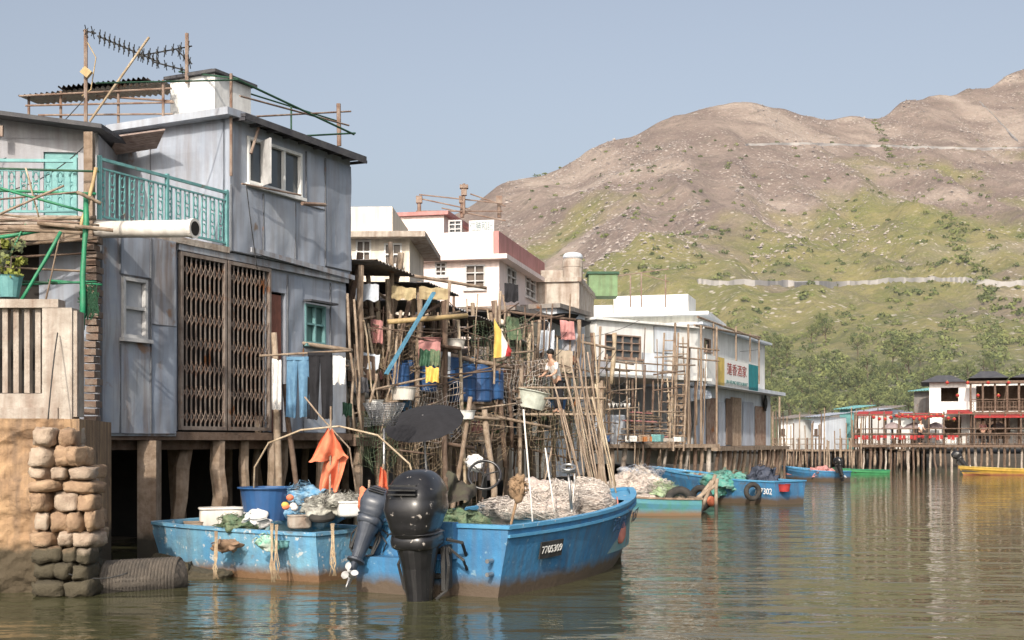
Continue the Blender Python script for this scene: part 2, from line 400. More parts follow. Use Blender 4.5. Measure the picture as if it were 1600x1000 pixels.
def watermat():
    m=bpy.data.materials.new('river_water'); m.use_nodes=True; nt=m.node_tree;N=nt.nodes;L=nt.links
    b=N['Principled BSDF']; b.inputs['Base Color'].default_value=(.06,.06,.03,1); b.inputs['Roughness'].default_value=.03; b.inputs['IOR'].default_value=1.33; b.inputs['Specular IOR Level'].default_value=.5
    g=N.new('ShaderNodeNewGeometry')
    def nz(sc,vs,det):
        mp=N.new('ShaderNodeMapping'); mp.inputs['Scale'].default_value=vs; mp.inputs['Rotation'].default_value=(0,0,.35); L.new(g.outputs['Position'],mp.inputs['Vector'])
        n=N.new('ShaderNodeTexNoise'); n.inputs['Scale'].default_value=sc; n.inputs['Detail'].default_value=det; n.inputs['Roughness'].default_value=.5; L.new(mp.outputs[0],n.inputs['Vector']); return n.outputs['Fac']
    b1=N.new('ShaderNodeBump'); b1.inputs['Strength'].default_value=1; b1.inputs['Distance'].default_value=.022; L.new(nz(2.1,(.7,1.6,1),3),b1.inputs['Height'])
    b2=N.new('ShaderNodeBump'); b2.inputs['Strength'].default_value=1; b2.inputs['Distance'].default_value=.07; L.new(nz(.55,(.7,1.7,1),2),b2.inputs['Height']); L.new(b1.outputs[0],b2.inputs['Normal'])
    L.new(b2.outputs[0],b.inputs['Normal']); return m
mb=MB(); mb.poly([(-3000,-200,0),(3000,-200,0),(3000,135,0),(-3000,135,0)]); mk(mb,'water',watermat(),kind='structure')
# ---------------------------------------------------------------- trees
def crown(mb,c,rad,ncl,nl,ls):
    c=Vector(c)
    for k in range(ncl):
        while True:
            q=V(R.uniform(-1,1),R.uniform(-1,1),R.uniform(-.8,1))
            if .25<q.length<1: break
        cc=c+V(q.x*rad[0],q.y*rad[1],q.z*rad[2]); cr=R.uniform(.16,.34)*rad[0]; mi=0 if R.random()<.6 else 1
        for i in range(nl):
            d=V(R.gauss(0,1),R.gauss(0,1),R.gauss(0,.8)).normalized()*cr*R.uniform(.5,1.1)
            p=cc+d; a=V(R.uniform(-1,1),R.uniform(-1,1),R.uniform(-1,1)).normalized(); b=a.cross(d if d.length>0 else V(0,0,1)).normalized()
            l=ls*R.uniform(.6,1.3); mb.poly([p-a*l,p+b*l*.7,p+a*l,p-b*l*.7],mi)
protos=[]
for k in range(4):
    h=R.uniform(.9,1.1)
    t=thing('tree','leafy green tree on the hillside behind the village','tree',V(0,-0,0),'trees at the foot of the hill')
    tb=MB(); tb.path([V(0,0,-1),V(.1,0,1.5),V(-.1,.1,3.2*h),V(.1,0,4.6*h)],.2,7,0,.06)
    for j in range(5):
        a=j*1.3+k; z=2+j*.5; tb.path([V(0,0,z),V(math.cos(a)*.9,math.sin(a)*.9,z+.9),V(math.cos(a)*1.8,math.sin(a)*1.8,z+1.3)],.08,5,0,.03)
    mk(tb,'trunk',bark,t)
    cb=MB(); crown(cb,(0,0,4.0*h),(2.6,2.4,2.0*h),26,40,.15)
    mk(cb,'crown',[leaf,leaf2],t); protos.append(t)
spots=[]
for i in range(120):
    px=R.uniform(1120,1620)
    py=R.triangular(575,672,655)
    spots.append((px,py,R.uniform(.35,.68)))
spots+=[(px,py,R.uniform(.7,1.0)) for px,py in [(1275,532),(1290,540),(1285,525),(1268,542),(1195,560),(1185,580),(1210,572),(1230,565),(1410,580),(1420,590),(1395,585),(1340,570),(1355,605),(1205,600),(1180,610)]]
spots.sort(key=lambda q:q[1])
for i,(px,py,sc) in enumerate(spots):
    p,_=hill_at(px,py); pr=protos[i%4]; rot=R.uniform(0,6)
    if i<4: n=pr
    else:
        n=pr.copy(); col.objects.link(n)
        for c in pr.children:
            q=c.copy(); q.parent=n; col.objects.link(q)
    n.location=p; n.scale=(sc,sc,sc); n.rotation_euler=(0,0,rot)
mb=MB()
sp=[]
for i in range(1700):
    px=R.uniform(1090,1700); py=R.triangular(400,672,610)
    if py<585 and noise.noise(V(px/60,py/40,4))<.05: continue
    sp.append((px,py,R.uniform(.6,1.7),i%3))
gul=[(1478,335),(1492,390),(1515,420),(1545,455),(1552,500),(1560,560)]
for i in range(110):
    t=R.uniform(0,1); y=lerp(335,575,t); x=interp([(b,a) for a,b in gul],y); sp.append((x+R.gauss(0,10),y+R.uniform(-5,5),R.uniform(.9,2.2),i%2))
for i in range(34):
    t=R.uniform(0,1); sp.append((lerp(1368,1392,t)+R.gauss(0,4),lerp(190,250,t),R.uniform(1,2.2),i%2))
for i in range(260):
    sp.append((R.uniform(820,1650),R.uniform(220,430),R.uniform(.8,2.0),R.choice((0,1))))
for px,py,r,mi in sp:
    p,_=hill_at(px,py)
    for j in range(30):
        d=V(R.gauss(0,1),R.gauss(0,1),abs(R.gauss(0,.7))).normalized(); q=p+V(d.x*r,d.y*r,d.z*r*.9)*R.uniform(.6,1.1)
        a=V(R.uniform(-1,1),R.uniform(-1,1),R.uniform(-1,1)).normalized(); b=a.cross(d).normalized(); l=R.uniform(.13,.3)*(1 if p.y<350 else 1.8)
        mb.poly([q-a*l,q+b*l,q+a*l,q-b*l],0 if mi else 1)
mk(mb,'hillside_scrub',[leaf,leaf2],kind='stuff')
def stilt(parent,p,q,r=.11,m=wood,square=False,name='stilt'):
    mb=MB()
    if square: mb.beam(p,q,r*2,r*2)
    else: mb.post(p,q,r)
    return mk(mb,name,m,parent)
# ---------------------------------------------------------------- HOUSE 1 (grey metal house)
A=Fr((-7.15,22),(-3.6,29.1))
H1=thing('stilt_house','grey sheet metal two storey house on wooden stilts with turquoise balcony','house',A.pt(3,0,-1))
fl=2.3; mid=5.9; top=8.42
tE=A.s(540)
tB=A.s(352)
tw0,tw1,wz0,wz1=A.rect(188,226,432,527,.12)
g0=A.s(277);g1=A.s(350);g2=A.s(418)
d0=A.s(424);d1=A.s(446)
gw=A.rect(476,508,474,536)
lower=MB()
A.wall(lower,0,tE,fl,mid-.08,-.12,0,[(g0,g2,fl,5.65),(d0,d1,fl,5.2),(gw[0],gw[1],gw[2],gw[3])])
A.bx(lower,0,tE,fl,mid-.08,-5,-4.88); A.bx(lower,tE-.12,tE,fl,mid-.08,-4.88,-.12); A.bx(lower,0,.12,fl,mid-.08,-4.88,-.12)
mk(lower,'wall',zinc,H1)
q=MB(); A.bx(q,.2,tE-.2,fl,mid-.1,-1.4,-1.3); mk(q,'dark_backing',dark,H1)  # near-black sheet: the darkness behind the gate is in its colour
pan=MB()
ta,tb_=A.s(156,.14),A.s(275,.14)
A.wall(pan,ta,tb_,fl-.1,5.78,.02,.14,[(tw0,tw1,wz0,wz1)])
mk(pan,'metal_cladding',zinc2,H1,label='weathered galvanised cladding with rust streaks')
def patch(fr,t0,t1,z0,z1,o,m,parent,edge=True):
    q=MB()
    def fn(u,v): return fr.pt(lerp(t0,t1,u),lerp(z0,z1,v),o+.014+.035*noise.noise(V((t0+u*(t1-t0))*2.2,(z0+v*(z1-z0))*1.6,o*9)))
    q.grid(fn,14,14); P_=mk(q,'tin_patch',m,parent,label='separate tin sheet patch nailed on wall')
    if edge:
        q=MB()
        fr.bx(q,t0-.012,t0+.006,z0,z1,o,o+.034); fr.bx(q,t0,t1,z0-.014,z0+.002,o,o+.03)
        mk(q,'seam',seam,P_)
for k,(t0,t1,z0,z1) in enumerate(((ta+.02,tw0-.05,2.25,5.7),(tw0-.04,tw1+.1,2.25,wz0-.12),(tw1+.12,tb_-.02,2.25,4.2),(tw1+.12,tb_-.02,4.22,5.75),(tw0-.04,tw1+.1,wz1+.05,5.72))): patch(A,t0,t1,z0,z1,.142,[zinc2,zinc2,zincp[1],zinc2,zinc][k],H1)
wz=A.window(H1,tw0,tw1,wz0,wz1,.17,1,2,grey,M('dusty_glass',(.42,.44,.47),(.33,.35,.39),2,.3),.06)
A.window(H1,*gw,0,2,2,tealw,teaglass)
for k,(t0,t1,z0,z1) in enumerate(((d1+.05,gw[0]-.1,fl,5.6),(gw[0]-.08,tE-.02,fl,gw[2]-.12),(gw[1]+.18,tE-.02,gw[2],5.6))): patch(A,t0,t1,z0,z1,.004,[zincp[1],zincp[0],zinc][k],H1)
hd=MB(); A.bx(hd,gw[0]-.1,gw[1]+.15,gw[3]+.03,gw[3]+.07,0.04,.25); mk(hd,'window_hood',roofd,H1)
dr=MB(); A.bx(dr,d0,d0+.4,fl,5.15,-.1,-.05); mk(dr,'door',M('red_brown_door',(.26,.1,.07),None,5,.6,streak=.5),H1)
for a,b in ((g0,g1-.03),(g1+.03,g2)):
    gt=MB()
    A.bx(gt,a,b,fl+.02,fl+.09,.02,.1);A.bx(gt,a,b,5.57,5.64,.02,.1);A.bx(gt,a,a+.06,fl+.09,5.57,.02,.1);A.bx(gt,b-.06,b,fl+.09,5.57,.02,.1)
    G=mk(gt,'gate',gatem,H1,loc=A.pt((a+b)/2,fl,0),label='rusty folding metal security gate')
    ba=MB(); n=9
    for i in range(1,n):
        t=lerp(a+.06,b-.06,i/n); A.bx(ba,t-.017,t+.017,fl+.09,5.57,.05,.062)
    mk(ba,'bars',gatem,G)
    la=MB()
    for i in range(n):
        w=(b-a)/n; t=lerp(a+.06,b-.06,(i+.5)/n)
        for k in range(7):
            z=fl+.15+k*.46
            for sg in (-1,1): la.beam(A.pt(t-w*.5*sg,z,.068),A.pt(t+w*.5*sg,z+.24,.068+.004*sg),.008,.014)
    mk(la,'lattice',rustm,G)
gtop=MB(); A.bx(gtop,g0-.05,tE,5.66,5.8,.04,.09); mk(gtop,'lintel',zinc2,H1)
fb=MB(); A.bx(fb,-.1,tE+.1,fl-.17,fl-.02,-5,.1)
for o in (-.3,-2.3,-4.5): A.bx(fb,-.2,tE+.2,fl-.35,fl-.175,o-.08,o+.08)
mk(fb,'floor_frame',wood3,H1)
for t,o,r,ln in ((A.s(240,.1),.0,.17,0),(A.s(300,-.4),-.5,.15,-.5),(A.s(344),-.05,.14,0),(A.s(388),-.1,.1,.15),(A.s(425),0,.1,0),(A.s(455),-.2,.1,-.3),(A.s(500),0,.1,.1),(.3,-2,.13,0),(2.5,-2.5,.13,0),(4.7,-2.4,.13,.2),(6.5,-2.5,.13,0),(1.5,-4.4,.13,0),(4,-4.4,.13,0)):
    stilt(H1,A.pt(t+ln,-.6 if o>-1.5 else -.2,o),A.pt(t,fl-.18,o),r,wood,square=(r>.15 or o<-1.5))
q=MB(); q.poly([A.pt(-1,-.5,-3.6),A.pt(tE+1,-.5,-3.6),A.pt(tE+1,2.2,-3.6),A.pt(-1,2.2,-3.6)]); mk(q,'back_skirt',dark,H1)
zt=A.z(378,212);zb=A.z(378,287)
P=A.perp(tB)
ub=MB()
A.wall(ub,tB,tE,mid,top,-.12,.12,[(A.s(378),A.s(466),zb,zt)])
A.bx(ub,tB,tE,mid,top,-5,-4.88); A.bx(ub,tE-.12,tE,mid,top,-4.88,-.12)
dk=(P.s(204),P.s(263))
P.wall(ub,-5,-.0,mid,top,-.12,0,[(dk[0],dk[1],mid,7.95)])
A.bx(ub,tB,tE,mid-.08,mid,-5,.12)
mk(ub,'upper_wall',zinc,H1,label='grey painted sheet metal upper storey')
ts=[tB,lerp(tB,tE,.24),lerp(tB,tE,.5),lerp(tB,tE,.76),tE]
for k in range(4): patch(A,ts[k]+.01,ts[k+1]-.01,mid-.06+.03*k,zb-.12 if ts[k]<A.s(466) else top-.15,.125+.006*(k%2),[zinc,zincp[0],zinc,zincp[1]][k],H1)
patch(A,A.s(470),ts[3]-.02,zb-.1,top-.15,.125,zinc,H1)
for a_,b_ in ((-3.3,-1.9),(-1.88,-.04)): patch(P,a_,b_,mid+.05,top-.06,.003,[zinc,zincp[0]][a_<-2],H1)
A.window(H1,A.s(379),A.s(464),zb+.01,zt-.01,.12,3,1,white,glass,.06)
sh=MB(); pp=A.pt(A.s(398),zb,.15); qq=pp+V(.25,-.35,0); sh.hexa([pp,qq,qq+V(.03,.02,0),pp+V(.03,.02,0),*[k+V(0,0,zt-zb-.05) for k in(pp,qq,qq+V(.03,.02,0),pp+V(.03,.02,0))]]); mk(sh,'open_sash',grey,H1)
sk=MB(); sk.beam(A.pt(A.s(380),mid+.02,.2),A.pt(tE+.05,mid-.12,.2),.03,.1); mk(sk,'flashing',zinc2,H1)
rf=MB()
a=A.pt(tB+.1,top+.03,.42);b=A.pt(tE+.22,top+.03,.42);c=A.pt(tE+.22,top+.12,-5.2);d=A.pt(tB-.1,top+.12,-5.2)
rf.hexa([a,b,c,d,*[q+V(0,0,.06) for q in(a,b,c,d)]])
for i in range(9):
    q0=a.lerp(b,i/8);q1=d.lerp(c,i/8); rf.beam(q0-V(0,0,.05),q1-V(0,0,.05),.05,.06)
roof=mk(rf,'roof',[roofd],H1)
fs=MB(); fs.hexa([a+V(0,-.03,-.06),b+V(0,-.03,-.1),b+V(0,-.005,-.1),a+V(0,-.005,-.06),a+V(0,-.03,.06),b+V(0,-.03,.06),b+V(0,-.005,.06),a+V(0,-.005,.06)]); mk(fs,'fascia',roofd,roof)
r2=MB(); a2=P.pt(-5.2,top-.02,.3);b2=P.pt(.3,top+.0,.3);c2=P.pt(.3,top+.02,-.6);d2=P.pt(-5.2,top+.02,-.6)
r2.hexa([a2,b2,c2,d2,*[q+V(0,0,.14) for q in(a2,b2,c2,d2)]]); mk(r2,'eave',zincp[0],roof)
aw=MB(); e0=P.at(168,244,.15);e1=P.at(245,232,.15);e2=P.at(258,203,.8);e3=P.at(185,213,.8)
for i in range(7):
    s0,s1=i/7,(i+.9)/7
    qs=(e0.lerp(e3,s0),e1.lerp(e2,s0),e1.lerp(e2,s1),e0.lerp(e3,s1)); aw.hexa([*qs,*[q+V(0,0,.03) for q in qs]])
mk(aw,'window_awning',M('bleached_board',(.36,.29,.26),(.25,.19,.17),6,.9,streak=.4),H1)
bf=MB(); A.bx(bf,-.15,tB-.01,mid-.12,mid,-4.9,.12); mk(bf,'balcony_floor',conc,H1)
def railing(fr,t0,t1,z0,z1,o,m,parent,sp=.12,name='balcony_railing'):
    rb=MB(); fr.bx(rb,t0,t1,z1-.05,z1,o-.03,o+.03); fr.bx(rb,t0,t1,z0+.05,z0+.09,o-.02,o+.02); fr.bx(rb,t0,t1,z1-.2,z1-.17,o-.02,o+.02)
    n=int((t1-t0)/sp)
    for i in range(n+1):
        t=lerp(t0,t1,i/n); fr.bx(rb,t-.011,t+.011,z0+.09,z1-.2,o-.011,o+.011)
        if i<n and i%2==0:
            tc=t+sp*.5
            for k in range(3):
                zc=lerp(z0,z1,.24+.22*k); pts=[fr.pt(tc+math.cos(a)*sp*.42,zc+math.sin(a)*.09,o) for a in [x*math.pi/5 for x in range(11)]]
                rb.path(pts,.013,4)
    for t in (t0,(t0+t1)/2,t1): fr.bx(rb,t-.03,t+.03,z0,z1+.03,o-.031,o+.031)
    return mk(rb,name,m,parent)
railing(A,0,tB-.06,mid,mid+1.08,.08,teal,H1)
ck=MB(); tc=A.s(338,-1.3)
A.bx(ck,tc-.05,tc+1.15,top+.12,9.8,-2.5,-1.3); Cn=mk(ck,'chimney',white,roof)
cc=MB(); A.bx(cc,tc-.15,tc+1.25,9.81,9.87,-2.6,-1.2); A.bx(cc,tc+.1,tc+1.0,9.871,9.97,-2.2,-1.5); mk(cc,'chimney_cap',roofd,Cn)
dp=MB(); dp.tube(A.at(361,275,.2),A.at(361,115,.2),.03); mk(dp,'pole',rustm,H1)
hb=MB(); hb.tube(A.at(378,287,.3),A.at(470,305,.5),.02); hb.tube(A.at(472,318,.5),A.at(508,320,.5),.04); hb.tube(A.at(392,240,.3),A.at(404,200,.3),.03); mk(hb,'drying_pole',rustm,H1)
C=thing('roof_canopy','rusty corrugated metal canopy on thin posts over roof terrace','canopy',W(170,28,190))
mb=MB(); mb.corr(W(28,27,150),W(255,26.5,126),W(290,33,145),W(60,33,163),26,.03); mb.corr(W(90,27,136),W(230,26.5,121),W(255,33,140),W(110,33,150),18,.03); mk(mb,'canopy_sheet',corr,C)
mb=MB()
for px,d,py in ((45,27.2,148),(95,27,142),(185,26.8,132),(255,26.6,125)): mb.tube(W(px,d,py),W(px,d,205),.03)
for a_,b_ in (((30,27,150),(268,26.6,138)),((40,27,165),(272,26.6,160)),((150,27,150),(270,26.6,158)),((60,27,180),(270,26.6,178))): mb.tube(W(a_[0],a_[1],a_[2]),W(b_[0],b_[1],b_[2]),.022)
mk(mb,'canopy_posts',rustm,C)
G=MB()
ps=[A.at(370,124,.3),A.at(553,210,.5),A.at(375,150,.3),A.at(545,196,.3)]
G.tube(ps[0],ps[1],.024);G.tube(ps[2],ps[3],.02,mi=1);G.tube(A.at(370,140,-1.5),A.at(530,190,-1.5),.02)
G.tube(A.at(400,182,-.5),A.at(548,174,-.5),.02,mi=1);G.tube(A.at(480,212,.3),A.at(555,208,.3),.02);G.tube(A.at(372,123,.3),A.at(280,112,-3),.02)
G.tube(A.at(530,228,-.2),A.at(529,162,-.2),.05,mi=1); G.tube(A.at(150,130,0),A.at(370,125,.3),.016)
G.tube(A.at(455,216,-.5),A.at(455,165,-.5),.02)
mk(G,'pipe_frame',[dgreen,rustm],None,label='green pipe frame standing on the flat roof of grey house',cat='pipe frame')
def antenna(base,topz,booms,label,mat=rustm):
    T=thing('antenna',label,'antenna',base,'rooftop television antennas')
    m1=MB(); m1.tube(base,V(base.x,base.y,topz),.04,6); mk(m1,'mast',mat,T)
    m2=MB()
    for (p,q,n,w) in booms:
        m2.tube(p,q,.016,5); d=(q-p).normalized(); sd=d.cross(V(0,0,1)).normalized()
        for i in range(n):
            c=p.lerp(q,(i+.5)/n); m2.tube(c-V(0,0,w)+sd*.1,c+V(0,0,w)-sd*.1,.01,4); m2.tube(c-sd*w,c+sd*w,.01,4)
            m2.tube(c-V(0,0,w)-sd*.1,c+V(0,0,w)+sd*.1,.01,4)
            m2.box(c,(.05,.05,.05))
    mk(m2,'dipoles',blackm,T); return T
antenna(W(134,26,235),W(134,26,46).z,[(W(152,26,56),W(250,26.5,98),13,.12),(W(130,26,48),W(150,26,52),2,.1)],'long toothed television antenna on a rusty mast with wires')
antenna(W(292,27,130),W(292,27,52).z,[(W(215,27,88),W(300,27.5,72),7,.1),(W(240,27,97),W(290,27,110),4,.08),(W(276,27,78),W(300,27,100),3,.12)],'small branching television antenna above white roof room')
mb=MB(); mb.tube(W(140,25.8,190),W(233,25.5,58),.025); mk(mb,'bamboo_pole',bamboo,None,label='long pale pole leaning over the roof edge',cat='pole')
mb=MB(); mb.path([W(128,26,150),W(142,26,140),W(150,26,90),W(133,26,60)],.012,5); mb.box(W(135,25.9,113),(.18,.1,.16),Matrix.Rotation(.7,3,'Y')); mk(mb,'antenna_box',ybamboo,None,label='small yellowed aerial box wired to the mast',cat='aerial box')
# ---------------------------------------------------------------- neighbour house
N1=thing('neighbour_house','grey metal house with dark sloping roof behind balcony','house',V(-10,24.5,.5))
B=Fr((-12.5,24.2),(-7.95,24.6))
wl=MB()
B.wall(wl,0,B.L,2.4,8.0,-.12,0,[(B.s(68),B.s(122),5.9,7.65)]); B.bx(wl,0,B.L,2.4,8.0,-4,-3.88); B.bx(wl,B.L-.12,B.L,2.4,8,-3.88,-.12)
mk(wl,'wall',greywall,N1)
q=MB(); B.bx(q,B.s(68),B.s(122),5.9,7.65,-.1,-.05); mk(q,'door',teal,N1)
q=MB(); q.hexa([V(-12.9,23.7,8.6),V(-7.7,24.0,7.98),V(-7.7,28.3,8.15),V(-12.9,28.3,8.7),V(-12.9,23.7,8.68),V(-7.7,24.0,8.06),V(-7.7,28.3,8.23),V(-12.9,28.3,8.78)]); mk(q,'roof',roofd,N1)
q=MB(); q.poly([V(-12.5,24.19,7.9),V(-7.96,24.58,7.9),V(-7.96,24.58,8.05),V(-12.5,24.19,8.6)]); mk(q,'gable',greywall,N1)
q=MB(); q.hexa([V(-12.5,21.3,5.75),V(-7.3,21.5,5.75),V(-7.3,24.1,5.75),V(-12.5,24.1,5.75),V(-12.5,21.3,5.9),V(-7.3,21.5,5.9),V(-7.3,24.1,5.9),V(-12.5,24.1,5.9)]); mk(q,'balcony_floor',conc,N1)
B2=Fr((-12.5,21.4),(-7.35,21.55)); railing(B2,0,B2.L,5.9,6.85,0,teal,N1,.1)
q=MB(); q.tube(W(35,24.1,183),W(43,24.1,183),.05); q.box(W(0,24.1,205),(.12,.06,.2)); mk(q,'wall_lamp',rustm,N1)
q=MB(); q.beam(V(-7.18,21.75,5.3),V(-7.18,21.75,7.35),.15,.15); mk(q,'corner_post',wood,N1)
q=MB(); q.beam(V(-9.6,21.6,2.4),V(-9.6,21.6,5.75),.15,.15); q.beam(V(-12.5,21.7,5.6),V(-7.3,21.7,5.6),.15,.2); mk(q,'support_post',wood,N1)
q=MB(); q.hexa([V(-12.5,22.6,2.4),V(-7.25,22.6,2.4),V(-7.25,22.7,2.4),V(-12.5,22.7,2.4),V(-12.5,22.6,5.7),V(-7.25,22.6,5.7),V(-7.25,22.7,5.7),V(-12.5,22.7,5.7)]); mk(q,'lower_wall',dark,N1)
q=MB()
for i in range(26):
    z=2.35+i*.125; q.box(V(-7.04+R.uniform(-.03,.03),21.5,z),(.2,.3,.1),Matrix.Rotation(R.uniform(-.1,.1),3,'Z'))
mk(q,'brick_pier',M('brick',(.17,.11,.08),(.22,.18,.15),6,.95,bump=.8),None,label='narrow crumbling brick pier beside grey metal cladding',cat='pier')
# ---------------------------------------------------------------- sea wall & fence
q=MB()
def plas(u,v):
    x=lerp(-10.5,-6.25,u); z=lerp(-.7,2.42,v); n=noise.fractal(V(x*.9,z*.9,0),1,2,6)*.1
    cr=noise.noise(V(x*.8+3,z*.9,8)); n+=.1*max(0,min(1,(cr-.1)*9))+.03*noise.noise(V(x*7,z*9,2))
    return V(x,17.72+n+max(0,(u-.93))*2,z)
q.grid(plas,190,130); q.hexa([V(-10.5,18.05,-.7),V(-6.1,18.05,-.7),V(-6.7,21.4,-.7),V(-10.5,21.4,-.7),V(-10.5,18.05,2.42),V(-6.1,18.05,2.42),V(-6.7,21.4,2.42),V(-10.5,21.4,2.42)])
SW=mk(q,'sea_wall',plaster,None,label='ochre plastered sea wall stained by the tide',cat='wall',smooth=False)
q=MB(); z=-.5; k=0
while z<2.25:
    hh=R.uniform(.15,.29); wid=.9 if z<1.7 else .66
    wid+=R.uniform(-.12,.05)
    for yy in (17.6,18.15,18.7,19.3,19.9):
        x=-.372*yy; xe=x+wid
        while x<xe-.08:
            w=min(R.uniform(.2,.5),xe-x+.05)
            q.blob((x+w/2,yy+R.uniform(-.07,.07),z+hh/2+R.uniform(-.015,.015)),(w/2*.98,.3,hh/2*R.uniform(.9,1.0)),.5,18,12,.13,Matrix.Rotation(R.uniform(-.12,.12),3,'Y')@Matrix.Rotation(R.uniform(-.3,.3),3,'Z'),seed=k,nf=2.2,mi=(0 if R.random()<.6 else 1)); k+=1
            x+=w
    z+=hh*.95
q.hexa([V(-6.55,17.6,-.6),V(-5.85,17.6,-.6),V(-6.65,20,-.6),V(-7.2,20,-.6),V(-6.55,17.6,2.2),V(-6.0,17.6,2.2),V(-6.8,20,2.2),V(-7.2,20,2.2)],2)
mk(q,'rubble_pier',[stone,stoneb,plaster],None,label='pier of rough stacked stones beside sea wall',cat='stone pier',smooth=True)
FN=thing('concrete_fence','old concrete balustrade fence on top of sea wall','fence',V(-8,18.4,2.42))
q=MB(); q.box((-8.45,18.2,2.5),(4.1,.35,.16)); q.box((-8.45,18.2,2.68),(4.1,.24,.2)); mk(q,'fence_base',conc,FN)
q=MB(); q.box((-8.45,18.2,4.05),(4.1,.3,.12)); mk(q,'fence_cap',conc,FN)
q=MB(); q.box((-6.42,18.22,3.2),(.42,.32,1.58)); q.box((-6.2,18.25,3.2),(.1,.3,1.5)); mk(q,'fence_post',conc,FN)
q=MB()
x=-6.72
while x>-10.4:
    q.box((x,18.2,3.39),(.075,.12,1.2)); x-=.155
mk(q,'balusters',conc,FN)
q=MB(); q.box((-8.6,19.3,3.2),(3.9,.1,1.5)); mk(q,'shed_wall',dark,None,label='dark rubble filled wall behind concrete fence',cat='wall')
for i in range(9):
    q=MB(); c=V(-6.2+R.uniform(0,1.6),19.5+R.uniform(0,2.2),-.05); q.blob(c,(R.uniform(.15,.4),.25,R.uniform(.12,.3)),.5,12,8,.3,seed=i+50); mk(q,'boulder',stone,None,label='wet brown boulder at foot of the pier',cat='rock',group='boulders under the stilts')
q=MB()
for i in range(22):
    t=i/21; c=W(lerp(168,278,t),lerp(18.0,18.6,t),0); c.z=.1
    q.torus(c,.3,.035,Matrix.Rotation(math.pi/2,3,'Y'),22,6)
q.tube(V(W(165,18.0,0).x,18.0,.1),V(W(282,18.65,0).x,18.65,.1),.29,22)
mk(q,'ribbed_pipe',M('dirty_concrete',(.13,.11,.09),(.08,.07,.06),5,.95,bump=.8,low=((.04,.035,.03),.1)),None,label='ribbed drain pipe lying half sunk in the water',cat='pipe',smooth=True)
q=MB(); a_=W(140,21.9,359);b_=W(300,21.2,357)
q.path([a_,b_],.145,20)
q2=(b_-a_).normalized()
PV=mk(q,'drain_pipe',pvc,None,label='wide white plastic drain pipe sticking out below balcony',cat='pipe',smooth=True)
q=MB(); q.path([b_-q2*.01,b_+q2*.06],.165,20); q.path([b_+q2*.061,b_+q2*.062],.12,20,1); mk(q,'pipe_collar',[pvc,dark],PV)
GP=[(0,296,150,303,21,.025,green),(0,283,130,330,20.5,.022,green),(0,345,150,340,20.6,.035,wood2),(0,378,110,352,20.3,.035,green),(0,365,145,352,20.7,.03,wood2),(30,475,95,362,20,.028,green),(20,445,150,440,20.6,.02,green),(0,435,90,443,20.4,.02,dgreen),(0,340,140,349,20.4,.02,rustm),(0,262,155,268,21.3,.02,dgreen),(128,515,134,305,20.3,.045,green),(0,352,100,290,20.1,.02,wood),(10,410,40,350,20.2,.015,green),(124,365,150,262,20.5,.03,ybamboo),(0,398,60,352,20.6,.03,wood2),(75,438,160,445,20.8,.02,green),(120,300,158,318,20.3,.03,wood2),(0,330,155,352,20.9,.02,wood),(0,405,150,395,21,.02,wood3),(0,315,120,300,20.7,.015,rustm),(40,262,62,345,20.6,.015,bamboo),(0,388,152,372,20.9,.03,wood),(0,415,150,425,21.2,.02,wood),(95,362,60,520,20.4,.015,wood)]
for i,(x0,y0,x1,y1,d,r,m) in enumerate(GP):
    q=MB(); q.post(W(x0-(40 if x0==0 else 0),d,y0),W(x1,d+.2,y1),r); mk(q,'scaffold_pole',m,None,label='thin %s pole lashed in front of balcony'%('green' if m in(green,dgreen) else 'weathered'),cat='pole',group='poles lashed below the balcony',smooth=True)
q=MB()
for k in range(6):
    c=W(R.uniform(-30,145),20.3,R.uniform(345,360)); q.tube(c,c+V(R.uniform(.5,1.4),.2,R.uniform(-.1,.1)),.03)
mk(q,'bamboo_bundle',wood,None,label='bundle of weathered bamboo lying on scaffold',cat='bamboo bundle')
q=MB()
for k in range(24): q.path([W(R.uniform(120,155),20.4,R.uniform(440,500)) for _ in range(4)],.012,4)
mk(q,'tangled_cord',dgreen,None,label='tangle of dark green cord hanging on the pole',cat='cord')
PT=thing('potted_plant','leafy yellow green shrub in a pot behind fence','plant',W(12,20,470))
q=MB(); q.lathe([(.14,0),(.2,.32),(.22,.34)],W(15,20,465),14); mk(q,'pot',teal,PT)
q=MB(); crown(q,W(8,20,415),(.42,.3,.42),16,40,.045); mk(q,'crown',[M('bright_leaf',(.2,.22,.04),None,4,.7),leaf],PT)
q=MB()
for k in range(5): q.tube(W(15,20,462),W(8+R.uniform(-14,14),20,R.uniform(395,430)),.012,5)
mk(q,'trunk',bark,PT)
# ---------------------------------------------------------------- clutter zone shacks
Bf=Fr((-3.6,29.3),(.7,41.2))
S1=thing('fishing_shack','ramshackle open timber fishing platform with patched roof','shack',Bf.pt(4,0,-2))
q=MB()
for i in range(26):
    t=i*.48; Bf.bx(q,t,t+.44,2.2+R.uniform(-.02,.02),2.27+R.uniform(-.01,.02),-4.5,R.uniform(.1,.5))
mk(q,'deck',wood,S1)
q=MB()
for o in (.1,-2,-4): Bf.bx(q,-.3,12.6,2.0,2.19,o-.08,o+.08)
mk(q,'deck_beams',wood3,S1)
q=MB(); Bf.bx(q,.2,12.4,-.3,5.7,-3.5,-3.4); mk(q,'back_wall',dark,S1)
q=MB()
for i in range(14):
    t=i*.88; Bf.bx(q,t,t+.8,2.3,2.3+R.uniform(1.2,3.0),-2.6-R.random()*.7,-2.5,i%4)
for i in range(34):
    t=R.uniform(.2,12); z=R.uniform(2.4,4.6); Bf.bx(q,t,t+R.uniform(.12,.22),z,z+R.uniform(.6,1.5),-.9-R.random()*.9,-.86+R.random()*.05,[0,1,3,1][i%4])
mk(q,'plank_screen',[wood3,wood,corr,wood2],S1)
